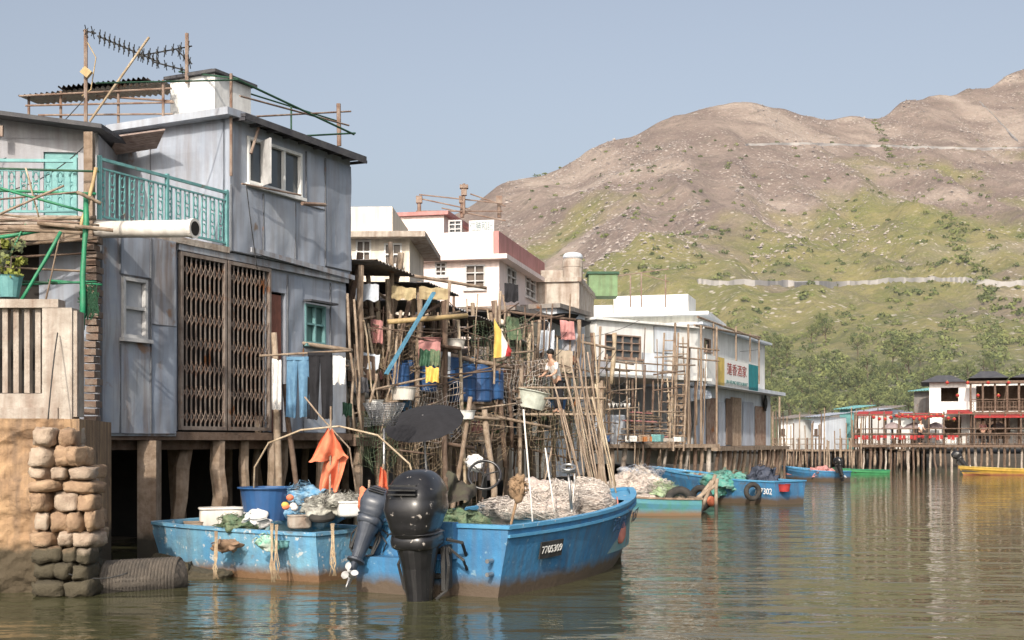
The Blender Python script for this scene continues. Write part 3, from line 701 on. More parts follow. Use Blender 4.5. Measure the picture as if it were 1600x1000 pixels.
t0=0.1; roofmb=MB()
for i,(w,z,dz,o) in enumerate(((2.2,6.25,.2,.5),(2.0,5.95,.25,.9),(2.2,5.75,.1,.3),(2.4,5.5,.2,.7),(2.2,5.4,.1,.2),(1.8,5.2,.1,.4))):
    roofmb.corr(Bf.pt(t0,z,o),Bf.pt(t0+w,z-.1,o),Bf.pt(t0+w,z+dz,-4.6),Bf.pt(t0,z+dz,-4.6),12,.025,i%3); t0+=w-.15
mk(roofmb,'roof',[corr,roofd,greywall],S1)
for i in range(12):
    t=i*1.1+R.uniform(-.1,.1); stilt(S1,Bf.pt(t,-.7,.1),Bf.pt(t+R.uniform(-.1,.1),2.0,.1),R.uniform(.07,.12),wood)
    if i%2==0: stilt(S1,Bf.pt(t,-.5,-2.5),Bf.pt(t,2.0,-2.5),.1,wood)
for i in range(9):
    t=i*1.42+.2; stilt(S1,Bf.pt(t,2.27,.05),Bf.pt(t+R.uniform(-.15,.15),R.uniform(5.3,6.2),.05),.07,wood2 if i%2 else wood,name='post')
q=MB()
for i in range(15):
    t=5.2+i*.4; Bf.bx(q,t,t+.36,3.1,3.16,-1.6,1.0)
Bf.bx(q,5,11.4,2.95,3.09,.8,.9); Bf.bx(q,5,11.4,2.95,3.09,-1.5,-1.4)
mk(q,'upper_deck',wood2,S1)
POL=[(405,650,398,790,27),(428,520,436,760,26),(445,600,465,780,26.2),(547,400,552,520,31),(563,395,535,560,30),(575,430,600,760,30.5),(590,470,603,700,31),(610,378,612,640,31),(627,395,610,500,31.5),(640,470,600,640,31),(655,440,652,700,31.5),(693,470,697,760,32),(703,440,690,600,32),(716,500,725,740,33),(735,620,712,760,32),(757,640,768,745,33),(772,470,790,730,35),(782,455,776,560,35),(793,540,800,700,35.5),(815,560,810,730,36),(828,520,822,700,37),(843,500,838,600,38),(860,540,866,740,39),(885,560,890,730,40),(905,500,900,620,42),(925,520,928,700,46),(938,510,935,620,46),(960,520,955,600,47)]
for i in range(115):
    px=R.uniform(535,905); POL.append((px+R.uniform(-24,24),R.uniform(450,650),px,R.uniform(620,745),28.7+(px-540)*.031+R.uniform(-.9,.9)))
for i in range(24):
    px=R.uniform(915,1100); POL.append((px+R.uniform(-8,8),R.uniform(505,640),px,R.uniform(660,740),interp([(915,47),(1090,53),(1200,65)],px)+R.uniform(-.6,.2)))
for i,(x0,y0,x1,y1,d) in enumerate(POL):
    q=MB(); bot=W(x1,d,y1)
    if y1>735: 
        tp=W(x0,d,y0); k=(tp.z+.5)/(tp.z-bot.z); bot=tp+(bot-tp)*k
    q.post(bot,W(x0,d,y0),R.uniform(.045,.085) if i<28 else R.uniform(.014,.036),bend=.5 if i<28 else 1.4); mk(q,'wooden_pole',[wood,wood2,wood3,wood2,wood3,wood,bamboo][i%7],None,label='weathered wooden pole standing among stilt platforms',cat='pole',group='wooden poles of the stilt platforms',smooth=True)
HB=[(430,530,550,548,27,.05),(400,560,545,572,27.5,.03),(540,470,640,500,30.5,.05),(545,570,640,590,30.5,.04),(560,520,720,545,31,.05),(600,640,780,655,32,.05),(650,545,800,575,33.5,.06),(690,600,840,615,35,.05),(700,590,790,560,34,.05),(760,560,900,590,37,.05),(800,640,930,640,41,.06),(840,520,960,545,43,.05),(620,680,740,700,31.5,.05),(640,430,760,450,33,.05),(730,480,900,500,38,.05),(560,440,610,470,30.5,.04),(720,640,860,668,34,.045),(640,500,700,470,31.5,.05)]
for i in range(75):
    px=R.uniform(545,860); y=R.uniform(500,700); HB.append((px,y,px+R.uniform(30,130),y+R.uniform(-35,35),29.0+(px-540)*.031,R.uniform(.012,.028)))
for i in range(14):
    px=R.uniform(925,1050); y=R.choice((560,575,590,610,640,670))+R.uniform(-5,5); HB.append((px,y,px+R.uniform(30,60),y+R.uniform(-6,8),interp([(915,47),(1090,53),(1200,64)],px)-.4,.03))
for i,(x0,y0,x1,y1,d,r) in enumerate(HB):
    q=MB(); q.post(W(x0,d,y0),W(x1,d+1,y1),r); mk(q,'timber_rail',[wood2,wood,wood3,wood,wood3][i%5],None,label='rough horizontal timber rail tied between poles',cat='rail',group='timber rails of the stilt platforms',smooth=True)
q=MB(); q.beam(W(603,29.5,585),W(678,30.2,457),.13,.05); mk(q,'blue_plank',M('faded_blue_plank',(.1,.29,.44),None,5,.7,streak=.3),None,label='faded blue plank leaning across the poles',cat='plank')
q=MB(); q.tube(W(606,30,503),W(730,31,493),.06,12); mk(q,'yellow_bamboo',ybamboo,None,label='thick yellow bamboo lashed horizontally to posts',cat='bamboo',smooth=True)
def one(mb,name,mat,label,cat,group=None,smooth=True): return mk(mb,name,mat,None,label=label,cat=cat,group=group,smooth=smooth)
def barrel(c,r,h,mat=blueplastic,label='blue plastic barrel standing on timber platform',group='blue barrels on the platforms'):
    T=thing('barrel',label,'barrel',c,group)
    q=MB(); q.lathe([(r*.92,0),(r,.04*h),(r,.3*h),(r*1.04,.32*h),(r*1.04,.35*h),(r,.37*h),(r,.64*h),(r*1.04,.66*h),(r*1.04,.69*h),(r,.71*h),(r,.95*h),(r*.93,h)],c,18); mk(q,'drum',mat,T,smooth=False)
    q=MB(); q.lathe([(r*.9,h*1.0),(r*.96,h*1.005),(r*.96,h*1.05),(r*.85,h*1.055)],c,18); mk(q,'lid',mat,T)
for px,d,py,r,h in ((622,31,622,.28,.8),(642,31.8,610,.26,.7),(664,32,612,.3,.75),(722,34,628,.36,.95),(748,34.5,628,.36,.95),(704,33.5,600,.28,.65),(770,35,625,.3,.75)):
    barrel(W(px,d,py),r,h)
def tub(c,r,h,mat,label,cat='tub',name='plastic_tub',tilt=0,group=None):
    M3=Matrix.Rotation(tilt,3,'Y'); q=MB(); q.lathe([(r*.78,0),(r*.95,h*.95),(r*1.05,h*.96),(r*1.05,h),(r*.93,h),(r*.76,.03)],c,24,M3); return mk(q,name,mat,None,label=label,cat=cat,group=group,smooth=False)
tub(W(630,30.3,625),.32,.3,pvc,'white plastic basin stacked on the platform')
tub(W(828,36,638),.48,.5,M('white_green_tub',(.62,.66,.58),None,5,.5),'large pale plastic basin hanging at platform edge',tilt=.2)
tub(W(672,31.5,545),.3,.26,redp,'red plastic basin upturned above the barrels')
tub(W(870,38,640),.3,.3,blueplastic,'small blue basin on railing')
tub(W(728,32,655),.25,.22,letterw,'white bucket beside the upper platform')
tub(W(585,29.5,640),.22,.22,letterw,'white bucket on the timber deck')
tub(W(712,32.5,545),.26,.24,pvc,'white basin resting on the upper rail')
boxm=[wood,whitec,blueplastic,conc,redp,wood3,wood2,M('styrofoam',(.74,.74,.7),None,5,.8),M('orange_crate',(.5,.2,.07),None,5,.7),teal]
for i in range(64):
    px=R.uniform(545,890) if i<56 else R.uniform(940,1080); d=29.3+(px-540)*.031 if i<56 else 49.5; c=W(px,d,R.choice((672,660,640,618,600,580))+R.uniform(-8,8) if i<56 else 690); T=MB()
    w,h,dd=R.uniform(.2,.55),R.uniform(.12,.32),R.uniform(.3,.45)
    M3=Matrix.Rotation(R.uniform(-.6,.6),3,'Z')
    for k in range(4): T.box(c+V(0,0,h*(k+.5)/4),(w,dd,h/4*.8),M3)
    for sx in(-1,1): T.box(c+M3@V(sx*w*.45,-dd*.5,h/2),(.05,.03,h),M3)
    one(T,'crate',boxm[i%10],'slatted crate stacked on timber platform','crate','crates on the platforms',False)
bagm=[M('bag_a',(.12,.12,.13),None,6,.8),M('bag_b',(.5,.47,.42),None,6,.8),M('bag_c',(.12,.2,.3),None,6,.7),netg,M('bag_d',(.35,.16,.1),None,6,.8)]
for i in range(46):
    px=R.uniform(545,900); d=29.3+(px-540)*.031; c=W(px,d,R.uniform(560,672)); q=MB(); q.blob(c,(R.uniform(.12,.3),R.uniform(.12,.25),R.uniform(.1,.28)),.9,16,10,.4,seed=i,nf=2.5); one(q,'sack',bagm[i%5],'bulging sack or bundle on timber platform','sack','sacks on the platforms')
def cloth(p00,p10,p11,p01,amp=.05,fr=3,nu=14,nv=14,seed=0):
    p00,p10,p11,p01=map(Vector,(p00,p10,p11,p01)); nn=(p10-p00).cross(p01-p00).normalized(); q=MB()
    q.grid(lambda u,v: p00.lerp(p10,u).lerp(p01.lerp(p11,u),v)+nn*(amp*(.3+v)*math.sin(u*fr*6.28+seed+v*2)+amp*.8*noise.noise(V(u*3,v*3,seed)))+V(0,0,amp*noise.noise(V(u*4,seed,v*2))),nu,nv); return q
def trousers(px0,px1,y0,y1,d,mat,label):
    w=(px1-px0); c=(px0+px1)/2; q=MB()
    for sd in (-1,1):
        a=cloth(W(c,d,y0),W(c+sd*w*.48,d,y0),W(c+sd*w*.5,d,y1),W(c+sd*w*.08,d,y1),.05,1,10,16,sd)
        for v in list(a.v): a.v.append(v+V(0,.07,0))
        n=len(a.v)//2; a.f+= [tuple(i+n for i in f) for f in a.f]; a.m=[0]*len(a.f)
        b=len(q.v); q.v+=a.v; q.f+=[tuple(i+b for i in f) for f in a.f]; q.m+=a.m
    T=mk(q,'hanging_trousers',mat,None,label=label,cat='trousers',smooth=True)
    q=MB(); q.box((W(c,d,y0)+V(0,.03,0)),(w/F*d*.96,.09,.07)); mk(q,'waistband',mat,T)
trousers(447,483,560,652,25.6,bluec,'blue jeans hanging from a washing pole')
trousers(480,519,553,655,25.6,blackc,'black trousers hanging from a washing pole')
q=MB(); q.post(W(405,25.8,556),W(548,25.8,548),.025); one(q,'washing_pole',wood2,'bamboo washing pole hung with clothes','pole')
def rag(px0,px1,y0,y1,d,mat,label,cat='cloth',sk=0,name='hanging_cloth'):
    return one(cloth(W(px0,d,y0),W(px1,d,y0+3),W(px1+sk,d-.1,y1),W(px0+sk,d-.1,y1),.05,2,12,12,px0),name,mat,label,cat)
rag(654,688,532,560,30.8,redp,'red cloth draped on platform rail')
rag(655,672,545,572,30.6,dgreen,'dark green shirt hanging on platform rail')
rag(672,688,545,572,30.6,netg,'green cloth hanging on platform rail')
rag(665,686,572,597,30.4,yellow,'yellow towel hanging beneath red cloth')
rag(425,440,560,640,25.7,whitec,'white towel hanging beside jeans')
rag(520,540,555,600,25.7,whitec,'pale cloth hanging from rail')
rag(788,810,442,472,36,blackc,'black cloth caught on line before pink house')
rag(535,550,628,650,27,dgreen,'small green cloth under the railing')
rag(612,650,447,468,30.5,ytarp,'yellowed tarpaulin strip under roof edge','tarpaulin',name='tarpaulin_strip')
rag(655,700,448,468,31,ytarp,'yellowed tarpaulin strip under roof edge','tarpaulin',name='tarpaulin_strip')
rag(556,592,442,470,30,whiteb,'pale blue tarpaulin flap on shack roof','tarpaulin',name='tarpaulin_strip')
tarps=[whiteb,roofd,blackc,M('beige_sheet',(.42,.35,.27),None,5,.9),netg,conc,bluec,redp,wood3,greywall]
for i in range(46):
    px=R.uniform(545,885); w=R.uniform(10,34); y=R.uniform(490,680); rag(px,px+w,y,y+R.uniform(14,44),29.2+(px-540)*.031,tarps[i%10],'faded rag or sheet hung between poles','cloth',R.uniform(-6,6))
def hangnet(px0,px1,y0,y1,d0_,d1_,mat,sag):
    q=MB(); n=16; m=11
    def pt(u,v): 
        p=W(px0,d0_,y0).lerp(W(px1,d1_,y0),u); b=W(px0,d0_,y1).lerp(W(px1,d1_,y1),u); r_=p.lerp(b,v); return r_-V(0,0,sag*4*u*(1-u)*(.4+v))+V(0,-.15*math.sin(u*9+v*4),0)+V(.12*noise.noise(r_*3),0,.14*noise.noise(r_*3))
    for i in range(n+1): q.path([pt(i/n+.03*math.sin(j),j/8) for j in range(9)],.006,3)
    for j in range(m+1): q.path([pt(i/10,j/m+.02*math.sin(i*2+j)) for i in range(11)],.006,3)
    one(q,'hanging_net',mat,'fishing net hung up to dry between poles','fishing net','fishing nets hung on the poles')
for a_ in ((560,650,510,580,30,31,rope,.15),(640,720,600,680,31,32.5,net,.2),(700,790,640,715,32.5,34,rope,.2),(780,860,560,640,35,37,net,.15),(820,900,590,690,36,39,netg,.2),(600,690,655,730,30,31.5,rope,.2),(860,935,600,690,38,42,rope,.2),(740,830,500,560,34,36,netg,.1),(560,620,640,720,29,30,netg,.2),(830,930,640,730,34,38,rope,.2),(900,960,590,680,44,46,rope,.2)): hangnet(*a_)
FL=thing('flag','faded yellow red and white flag on a pole','flag',W(772,33,600))
q=MB(); q.tube(W(772,33,600),W(775,33,470),.03); mk(q,'flag_pole',wood2,FL)
f=cloth(W(772,32.9,497),W(800,32.8,548),W(797,32.8,556),W(772,32.9,560),.06,1.5,12,12,2)
for i in range(len(f.f)): f.m[i]=0 if i%12<5 else (1 if i%12<9 else 2)
mk(f,'flag_cloth',[yellow,whitec,red],FL,smooth=True)
def pennant(x,y0,y1,pts,d,label):
    T=thing('marker_flag',label,'flag',W(x,d,y1),'orange marker flags on the boats'); q=MB(); q.tube(W(x,d,y1),W(x+2,d,y0),.016); mk(q,'flag_pole',wood2,T)
    P_=[W(a,d-.05,b) for a,b in pts]; q=cloth(P_[0],P_[1],P_[2],P_[3],.09,1.5,16,16,x); mk(q,'flag_cloth',orange,T,smooth=True)
pennant(515,635,800,[(511,670),(520,672),(545,716),(480,722)],19.6,'ragged orange flag drooping over small boat')
pennant(528,700,790,[(512,690),(545,714),(528,768),(497,762)],19.7,'ragged orange flag drooping over small boat')
pennant(597,725,820,[(594,728),(602,735),(611,780),(588,795)],18.0,'narrow orange flag hanging near outboard')
pennant(575,750,810,[(562,762),(600,768),(600,806),(560,792)],18.1,'orange flag bundled at boat stern')
UM=thing('dark_parasol','flattened black parasol tilted above the boats','parasol',W(665,21.5,760))
c=W(663,21.5,661); M3=Matrix.Rotation(-.16,3,'Y')@Matrix.Rotation(.5,3,'X')
q=MB(); n=16; cen=c+M3@V(0,0,.16)
for k in range(3):
    for j in range(n):
        a0=6.283*j/n;a1=6.283*(j+1)/n; r0=.66*k/3;r1=.66*(k+1)/3
        def P_(r,a): return c+M3@V(r*math.cos(a)*1.02,r*math.sin(a),.17*(1-(r/.66)**1.6))
        if k==0: q.poly([cen,P_(r1,a0),P_(r1,a1)])
        else: q.poly([P_(r0,a0),P_(r1,a0),P_(r1,a1),P_(r0,a1)])
mk(q,'canopy',blackc,UM)
q=MB(); q.tube(cen,W(668,21.4,765),.018)
for j in range(0,n,2): a0=6.283*j/n; q.tube(c+V(0,0,.05),c+M3@V(.66*math.cos(a0),.66*math.sin(a0),-.01),.008,4)
mk(q,'pole',steel,UM)
q=MB()
for k in range(14):
    t=k/13; c0=W(600,20.5,640); q.torus(c0+V(0,0,-.35*t+.1),.32*(1-.5*t)+.02,.005,None,18,4)
for j in range(16):
    a0=6.283*j/16; q.tube(c0+V(.34*math.cos(a0),.34*math.sin(a0),.1),c0+V(.17*math.cos(a0+.5),.17*math.sin(a0+.5),-.25),.005,4)
q.tube(c0+V(0,0,-.3),W(600,20.5,790),.02)
one(q,'wire_basket',steel,'round wire fish basket on a stick above the boats','basket')
q=MB(); q.path([W(396,20.6,790),W(398,20.5,730),W(420,20.3,692),W(470,20,672),W(530,20,666),W(590,20,680),W(640,20,725),W(652,20,770)],.016,8); one(q,'bamboo_hoop',bamboo,'bent bamboo hoop arching over the small boat','hoop')
q=MB(); q.path([W(476,20,620),W(500,20,650),W(546,20,700),W(560,20,790)],.014,6); one(q,'thin_cane',wood2,'thin bent cane rising from the small boat','cane')
# ---------------------------------------------------------------- back buildings
def block(name,label,fr,t0,t1,z0,z1,dep,wm,wins=(),lw=(),roofm=None,fm=white,nx=2,ny=3,slab=.0,gm=glass):
    T=thing(name,label,'building',fr.pt((t0+t1)/2,0,-dep/2))
    fr.room(T,t0,t1,z0,z1,dep,wm,[w for w in wins],.15,'wall',[w for w in lw])
    for w in wins: fr.window(T,*w,0,nx,ny,fm,gm)
    p=fr.perp(t0)
    for w in lw: p.window(T,*w,0,nx,ny,fm,gm)
    q=MB(); fr.bx(q,t0-slab,t1+slab,z1,z1+.16,-dep-slab,slab); mk(q,'roof',roofm or wm,T)
    return T
Pk=Fr(W(780,44,0),W(852,52,0)); PL=Pk.perp(0)
wl=[PL.rect(727,758,414,452),PL.rect(680,698,410,432)]
wr=[Pk.rect(792,806,415,455),Pk.rect(821,836,424,462)]
wgl=M('brown_glass',(.16,.13,.11),None,2,.2,bump=0)
PB=block('pink_building','pale pink three storey building with red parapet',Pk,0,Pk.L,1,8.35,6.2,pink,wr,wl,slab=.35,roofm=pink,gm=wgl,fm=grey)
pq=MB(); Pk.bx(pq,.02,Pk.L-.02,8.52,9.35,-.2,-.02); mk(pq,'parapet',redp,PB,label='faded red parapet')
pq=MB(); Pk.bx(pq,.02,.2,8.52,9.35,-6.2,-.21); mk(pq,'parapet',pink,PB)
pq=MB(); Pk.wall(pq,.8,4.2,8.52,10.1,-5.6,-2.2); mk(pq,'roof_room',pink,PB)
pq=MB(); Pk.bx(pq,.65,4.4,10.11,10.24,-5.8,-2.0); mk(pq,'roof_room_slab',redp,PB)
pr=Pk.perp(.8); ww=pr.rect(702,723,345,366); pr.window(PB,ww[0],ww[1],ww[2],ww[3],.1,2,3,grey)
sg=MB(); sr=pr.rect(733,772,345,366,.04); pr.bx(sg,*sr,.02,.06); SG=mk(sg,'name_sign',white,PB)
text('仁勝和記',.36,letterq,pr.pt((sr[0]+sr[1])/2,(sr[2]+sr[3])/2,.07),(pr.u.x,pr.u.y,0),V(0,0,1),parent=PB,wid=(sr[1]-sr[0])*.92)
pq=MB()
for px in (655,722,780): pq.tube(W(px,47,340),W(px,47,308),.07); pq.box(W(px,47,312),(.22,.22,.25))
pq.tube(W(725,46.5,335),W(725,46.5,287),.05); pq.box(W(725,46.5,292),(.3,.3,.12)); pq.box(W(725,46.5,300),(.2,.2,.25))
for a_,b_ in (((655,304),(785,318)),((650,330),(785,330)),((655,310),(735,327)),((690,325),(790,345)),((735,303),(790,322))): pq.tube(W(a_[0],47,a_[1]),W(b_[0],46.8,b_[1]),.025)
mk(pq,'roof_frame',rustm,None,label='rusty pipe frame and vents on pink building roof',cat='pipe frame')
Cf=Fr(W(640,37,0),W(662,41,0)); CL=Cf.perp(0)
CB=block('cream_building','cream coloured house with projecting concrete eaves',Cf,0,Cf.L,1,7.95,4.5,cream,[],[CL.rect(556,580,375,412),CL.rect(600,628,380,415)],roofm=conc,slab=.5,nx=2,ny=2,gm=wgl)
pq=MB(); Cf.bx(pq,.02,Cf.L,8.12,8.9,-5.6,-.5); mk(pq,'parapet',cream,CB)
Kf=Fr(W(905,50,0),W(928,56,0))
KB=block('concrete_block_house','low stained concrete house with flat roof',Kf,0,Kf.L,1,8.35,2.0,conc,[],[],slab=.1)
pq=MB(); c=W(895,51,432); pq.lathe([(.4,-.4),(.4,.35),(.42,.36),(.42,.6),(.36,.65),(.36,.7)],c,20); TK=thing('chimney_tank','round stained concrete chimney pot with white cap','chimney',c); mk(pq,'pot',conc,TK,smooth=False)
pq=MB(); pq.lathe([(.36,.701),(.4,.75),(.38,.85),(.3,.92),(.1,.96)],c,20); mk(pq,'cap',whiteb,TK)
pq=MB(); pq.box(W(865,52,460),(1.1,2,1.7)); mk(pq,'rooftop_box',conc,None,label='squat concrete block beside the round chimney',cat='structure',bevel=.03)
pq=MB(); c=W(941,56,448); pq.box(c,(1.25,1.2,.95)); GB=mk(pq,'green_cabin',M('green_wall',(.17,.27,.14),None,2,.7,streak=.4),None,label='small green rooftop cabin with dark green lid',cat='cabin')
pq=MB(); pq.box(c+V(0,0,.53),(1.4,1.35,.1)); mk(pq,'roof',dgreen,GB)
Mf=Fr(W(1090,62,0),W(1115,68,0))
MBd=block('white_flat_house','white flat roofed house with overhanging slab',Mf,0,Mf.L,1,8.2,6,M('yellowish_white',(.82,.79,.68),None,1,.8,streak=.25),[],[],slab=.6,roofm=white)
pq=MB(); Mf.bx(pq,.3,3,8.4,9.3,-4.2,-.5); mk(pq,'roof_room',white,MBd)
pq=MB(); Mf.bx(pq,.5,2.5,8.4,8.9,-5.8,-4.3); mk(pq,'parapet',white,MBd)
pq=MB()
for px in (985,1002,1040): pq.tube(W(px,60,480),W(px,60,425+px%7),.035)
pq.tube(W(960,60,432),W(1045,60,420),.025); pq.tube(W(1000,60,428),W(1045,60,440),.02)
mk(pq,'roof_aerial',rustm,None,label='thin rooftop aerial frame above white house',cat='antenna')
for i,(pxa,d,w,zt_,m) in enumerate(((600,36.5,4.5,6.2,greywall),(735,41.5,4,6.3,pink),(800,43,5,6.5,cream),(870,47,4,7.0,whiteb))):
    f=Fr(W(pxa,d,0),W(pxa,d,0)+V(1.2,3,0)); block('village_house','plain village house partly hidden behind timber platforms',f,0,f.L,.8,zt_,w,m,[],[],roofm=corr,slab=.2)
pq=cloth(W(728,37,487),W(905,43,492),W(880,46,505),W(740,41,500),.1,2,20,8,3); one(pq,'shade_net',blackc,'black shade netting stretched over poles','netting')
pq=cloth(W(850,43,494),W(925,46,500),W(920,50,507),W(860,48,505),.1,2,20,8,5); one(pq,'shade_net',roofd,'dark shade netting over terrace frame','netting')
# ---------------------------------------------------------------- white stilt house
Wf=Fr(W(932,50,0),W(1090,54,0))
WH=thing('white_stilt_house','white two storey stilt house with open porch beneath','house',Wf.pt(2.5,0,-2))
ww=Wf.rect(945,1001,521,558)
Wf.room(WH,0,Wf.L,4.75,6.85,6,white,[ww])
Wf.window(WH,*ww,0,4,3,rustm)
for t0,t1,z0,z1,m in ((2.6,4.1,4.8,5.7,whiteb),(3.3,4.9,5.75,6.8,whiteb),(.05,.9,4.8,5.3,greywall)): patch(Wf,t0,t1,z0,z1,.004,m,WH)
pq=MB(); Wf.bx(pq,-.2,Wf.L+.2,6.86,6.95,-6.3,.2); mk(pq,'roof',white,WH)
pq=MB(); Wf.bx(pq,-.6,Wf.L+.1,4.62,4.74,-6,.7); mk(pq,'upper_floor',white,WH)
pq=MB(); Wf.bx(pq,-.6,Wf.L,1.85,2.0,-6,1.2); mk(pq,'deck',wood,WH)
pq=MB(); Wf.wall(pq,0,3.0,2.0,4.6,-3,-2.88,[(1.6,2.2,2.0,3.9)]); mk(pq,'porch_wall',whiteb,WH)
pq=MB(); Wf.bx(pq,-.5,1.3,2.0,3.15,.2,.3); mk(pq,'parapet',whiteb,WH)
pq=MB(); Wf.bx(pq,4.2,6.2,2.0,4.59,-5,-4.9); mk(pq,'inner_wall',whiteb,WH)
for t in (.1,1.4,2.6,3.9,5.2): stilt(WH,Wf.pt(t,2.0,.6),Wf.pt(t,4.6,.6),.05,wood3,name='post')
for i in range(14):
    t=i*.44+R.uniform(-.15,.15); stilt(WH,Wf.pt(t,-.7,R.choice((.9,.5))),Wf.pt(t+R.uniform(-.2,.2),1.85,.9),R.uniform(.05,.1),[wood,conc,wood3][i%3])
pq=MB()
for z in (5.5,5.95): pq.tube(Wf.pt(3.6,z,.9),Wf.pt(Wf.L+.3,z-.03,.9),.035)
for t in (3.6,4.4,5.2,6.2): pq.tube(Wf.pt(t,2,.9),Wf.pt(t,6.9,.9),.045)
for z in (4.9,5.2): pq.tube(Wf.pt(-1,z,.9),Wf.pt(3.6,z-.03,.9),.03)
mk(pq,'porch_frame',wood,WH)
for k in range(12):
    pq=MB(); z=1.98+k*.11
    pq.beam(Wf.pt(.4+R.uniform(-.3,.3)+k*.05,z+.06,1.05),Wf.pt(3.6+R.uniform(-.6,.2)-k*.12,z+.06+R.uniform(-.05,.05),1.0),.3,.05); one(pq,'stacked_plank',[wood,wood3,redp][k%3] if k%5 else wood2,'old reddish brown plank stacked on the deck','plank','planks stacked on the deck',False)
for a0,b0 in ((1030,700),(1052,705)):
    LD=thing('ladder','weathered wooden ladder leaning at the porch','ladder',W(a0,51,700),'ladders at the porch')
    pq=MB()
    for dx in (0,16): pq.tube(W(a0+dx,51,b0),W(a0+8+dx,51.8,520),.04)
    mk(pq,'rails',wood,LD); pq=MB()
    for k in range(11): 
        y=b0-8-k*16; s_=8*(b0-y)/(b0-520); pq.tube(W(a0+s_,51+.8*(b0-y)/(b0-520),y),W(a0+16+s_,51+.8*(b0-y)/(b0-520),y),.025)
    mk(pq,'rungs',wood,LD)
LD=thing('pallet_rack','wooden pallet rack leaning at porch','rack',W(1060,52,700))
pq=MB()
for px in (1045,1068): pq.beam(W(px,52.5,700),W(px,52.5,600),.1,.08)
for k in range(9): pq.beam(W(1042,52.4,690-k*9),W(1072,52.4,690-k*9),.06,.12)
mk(pq,'slats',wood,LD)
pq=MB(); pq.path([W(945,49,622),W(965,49,632),W(985,49,622)],.01,4)
for k in range(6):
    c=W(950+k*6,49,630); pq.poly([c,c+V(.13,0,0),c+V(.06,0,-.18)])
one(pq,'hanging_laundry_line',whitec,'line with small pale pegs under the eave','line')
Df=Fr(W(1088,56,0),W(1203,69,0))
DH=thing('restaurant_house','white stilt house with restaurant signboard','house',Df.pt(5,0,-2))
tt=Df.s(1195)
Df.room(DH,0,tt,4.7,7.2,6,white,[Df.rect(1100,1110,528,548)])
Df.window(DH,*Df.rect(1100,1110,528,548),0,1,1,rustm)
pq=MB(); Df.bx(pq,-.2,tt+.2,7.21,7.32,-6.2,.35); Df.bx(pq,-.4,tt+.5,4.52,4.69,-6,1.0); mk(pq,'roof',whiteb,DH)
pq=MB(); Df.wall(pq,-.3,tt,1.9,4.5,-5,.3,[]); mk(pq,'lower_wall',whiteb,DH)
pq=MB()
for k in range(6):
    a=Df.s(1085+k*19,.35); b=Df.s(1102+k*19,.35); pq.corr(Df.pt(a,1.9,.34),Df.pt(b,1.9,.34),Df.pt(b,4.2-.15*(k%3),.34),Df.pt(a,4.2-.15*(k%3),.34),8,.02,k%4)
mk(pq,'metal_cladding',[zinc,rustm,zincp[0],wood],DH)
pq=MB(); Df.bx(pq,Df.s(1135,.4),Df.s(1143,.4),1.95,4.1,.38,.44); mk(pq,'door',wood3,DH)
pq=MB(); Df.bx(pq,-.5,tt+.6,1.7,1.88,-5,1.2); mk(pq,'deck',wood,DH)
for i in range(15): stilt(DH,Df.pt(i*.95+R.uniform(-.25,.25),-.7,R.choice((1,.7))),Df.pt(i*.95,1.7,1.0),R.uniform(.06,.11),wood if i%2 else wood3)
s0,s1=Df.s(1103,.95),Df.s(1183,.95); zs0=Df.z(1122,602,.95); zs1=Df.z(1122,558,.95)
pq=MB(); sa=Df.s(1120,.95); se=Df.s(1168,.95)
Df.bx(pq,s0,sa,zs0,zs1,.9,1.0,0); Df.bx(pq,sa,sa+1.1,zs0,zs1,.9,1.0,1); Df.bx(pq,sa+1.1,se,zs0,zs1,.9,1.0,0);Df.bx(pq,se,s1,zs0,zs1,.9,1.0,2)
SGN=thing('restaurant_sign','yellow and white restaurant signboard on upper railing','sign',Df.pt((s0+s1)/2,zs0,.9))
mk(pq,'sign_board',[cleanw,M('sign_yellow',(.72,.54,.16),None,3,.6),M('sign_teal',(.02,.26,.3),None,3,.6)],SGN)
mid_=(sa+1.1+se)/2; hh=zs1-zs0; wd=(se-sa-1.1)*.9
text('蓮香酒家',hh*.46,letterr,Df.pt(mid_,zs0+hh*.62,1.01),(Df.u.x,Df.u.y,0),V(0,0,1),parent=SGN,wid=wd*.9)
text('LIN HEUNG RESTAURANT',hh*.18,letterg,Df.pt(mid_,zs0+hh*.17,1.01),(Df.u.x,Df.u.y,0),V(0,0,1),parent=SGN,wid=wd)
pq=MB()
for px,y0 in ((1115,505),(1186,530)): pq.tube(Df.at(px,y0,.8),Df.at(px,600,.8),.04)
for px,y0 in ((1150,510),(1172,520)): pq.tube(Df.at(px,y0,.8),Df.at(px,565,.8),.04)
pq.tube(Df.at(1085,508,.8),Df.at(1188,527,.8),.05); pq.tube(Df.at(1090,495,.2),Df.at(1186,530,1.1),.05)
mk(pq,'terrace_frame',wood,DH)
pq=MB(); pq.torus(W(1196,66,630),.36,.06,Matrix.Rotation(math.pi/2,3,'Y')@Matrix.Rotation(.2,3,'X')); pq.lathe([(.3,-.05),(.3,.05)],W(1196,66,630),16,Matrix.Rotation(math.pi/2,3,'Y')); one(pq,'wall_fan',blackm,'round black fan housing on side of restaurant house','fan')
pq=MB(); qs=(W(1068,55,612),W(1108,56.5,606),W(1112,55,622),W(1072,54,628)); pq.hexa([*qs,*[p+V(0,0,.08) for p in qs]]); mk(pq,'awning',whiteb,DH)
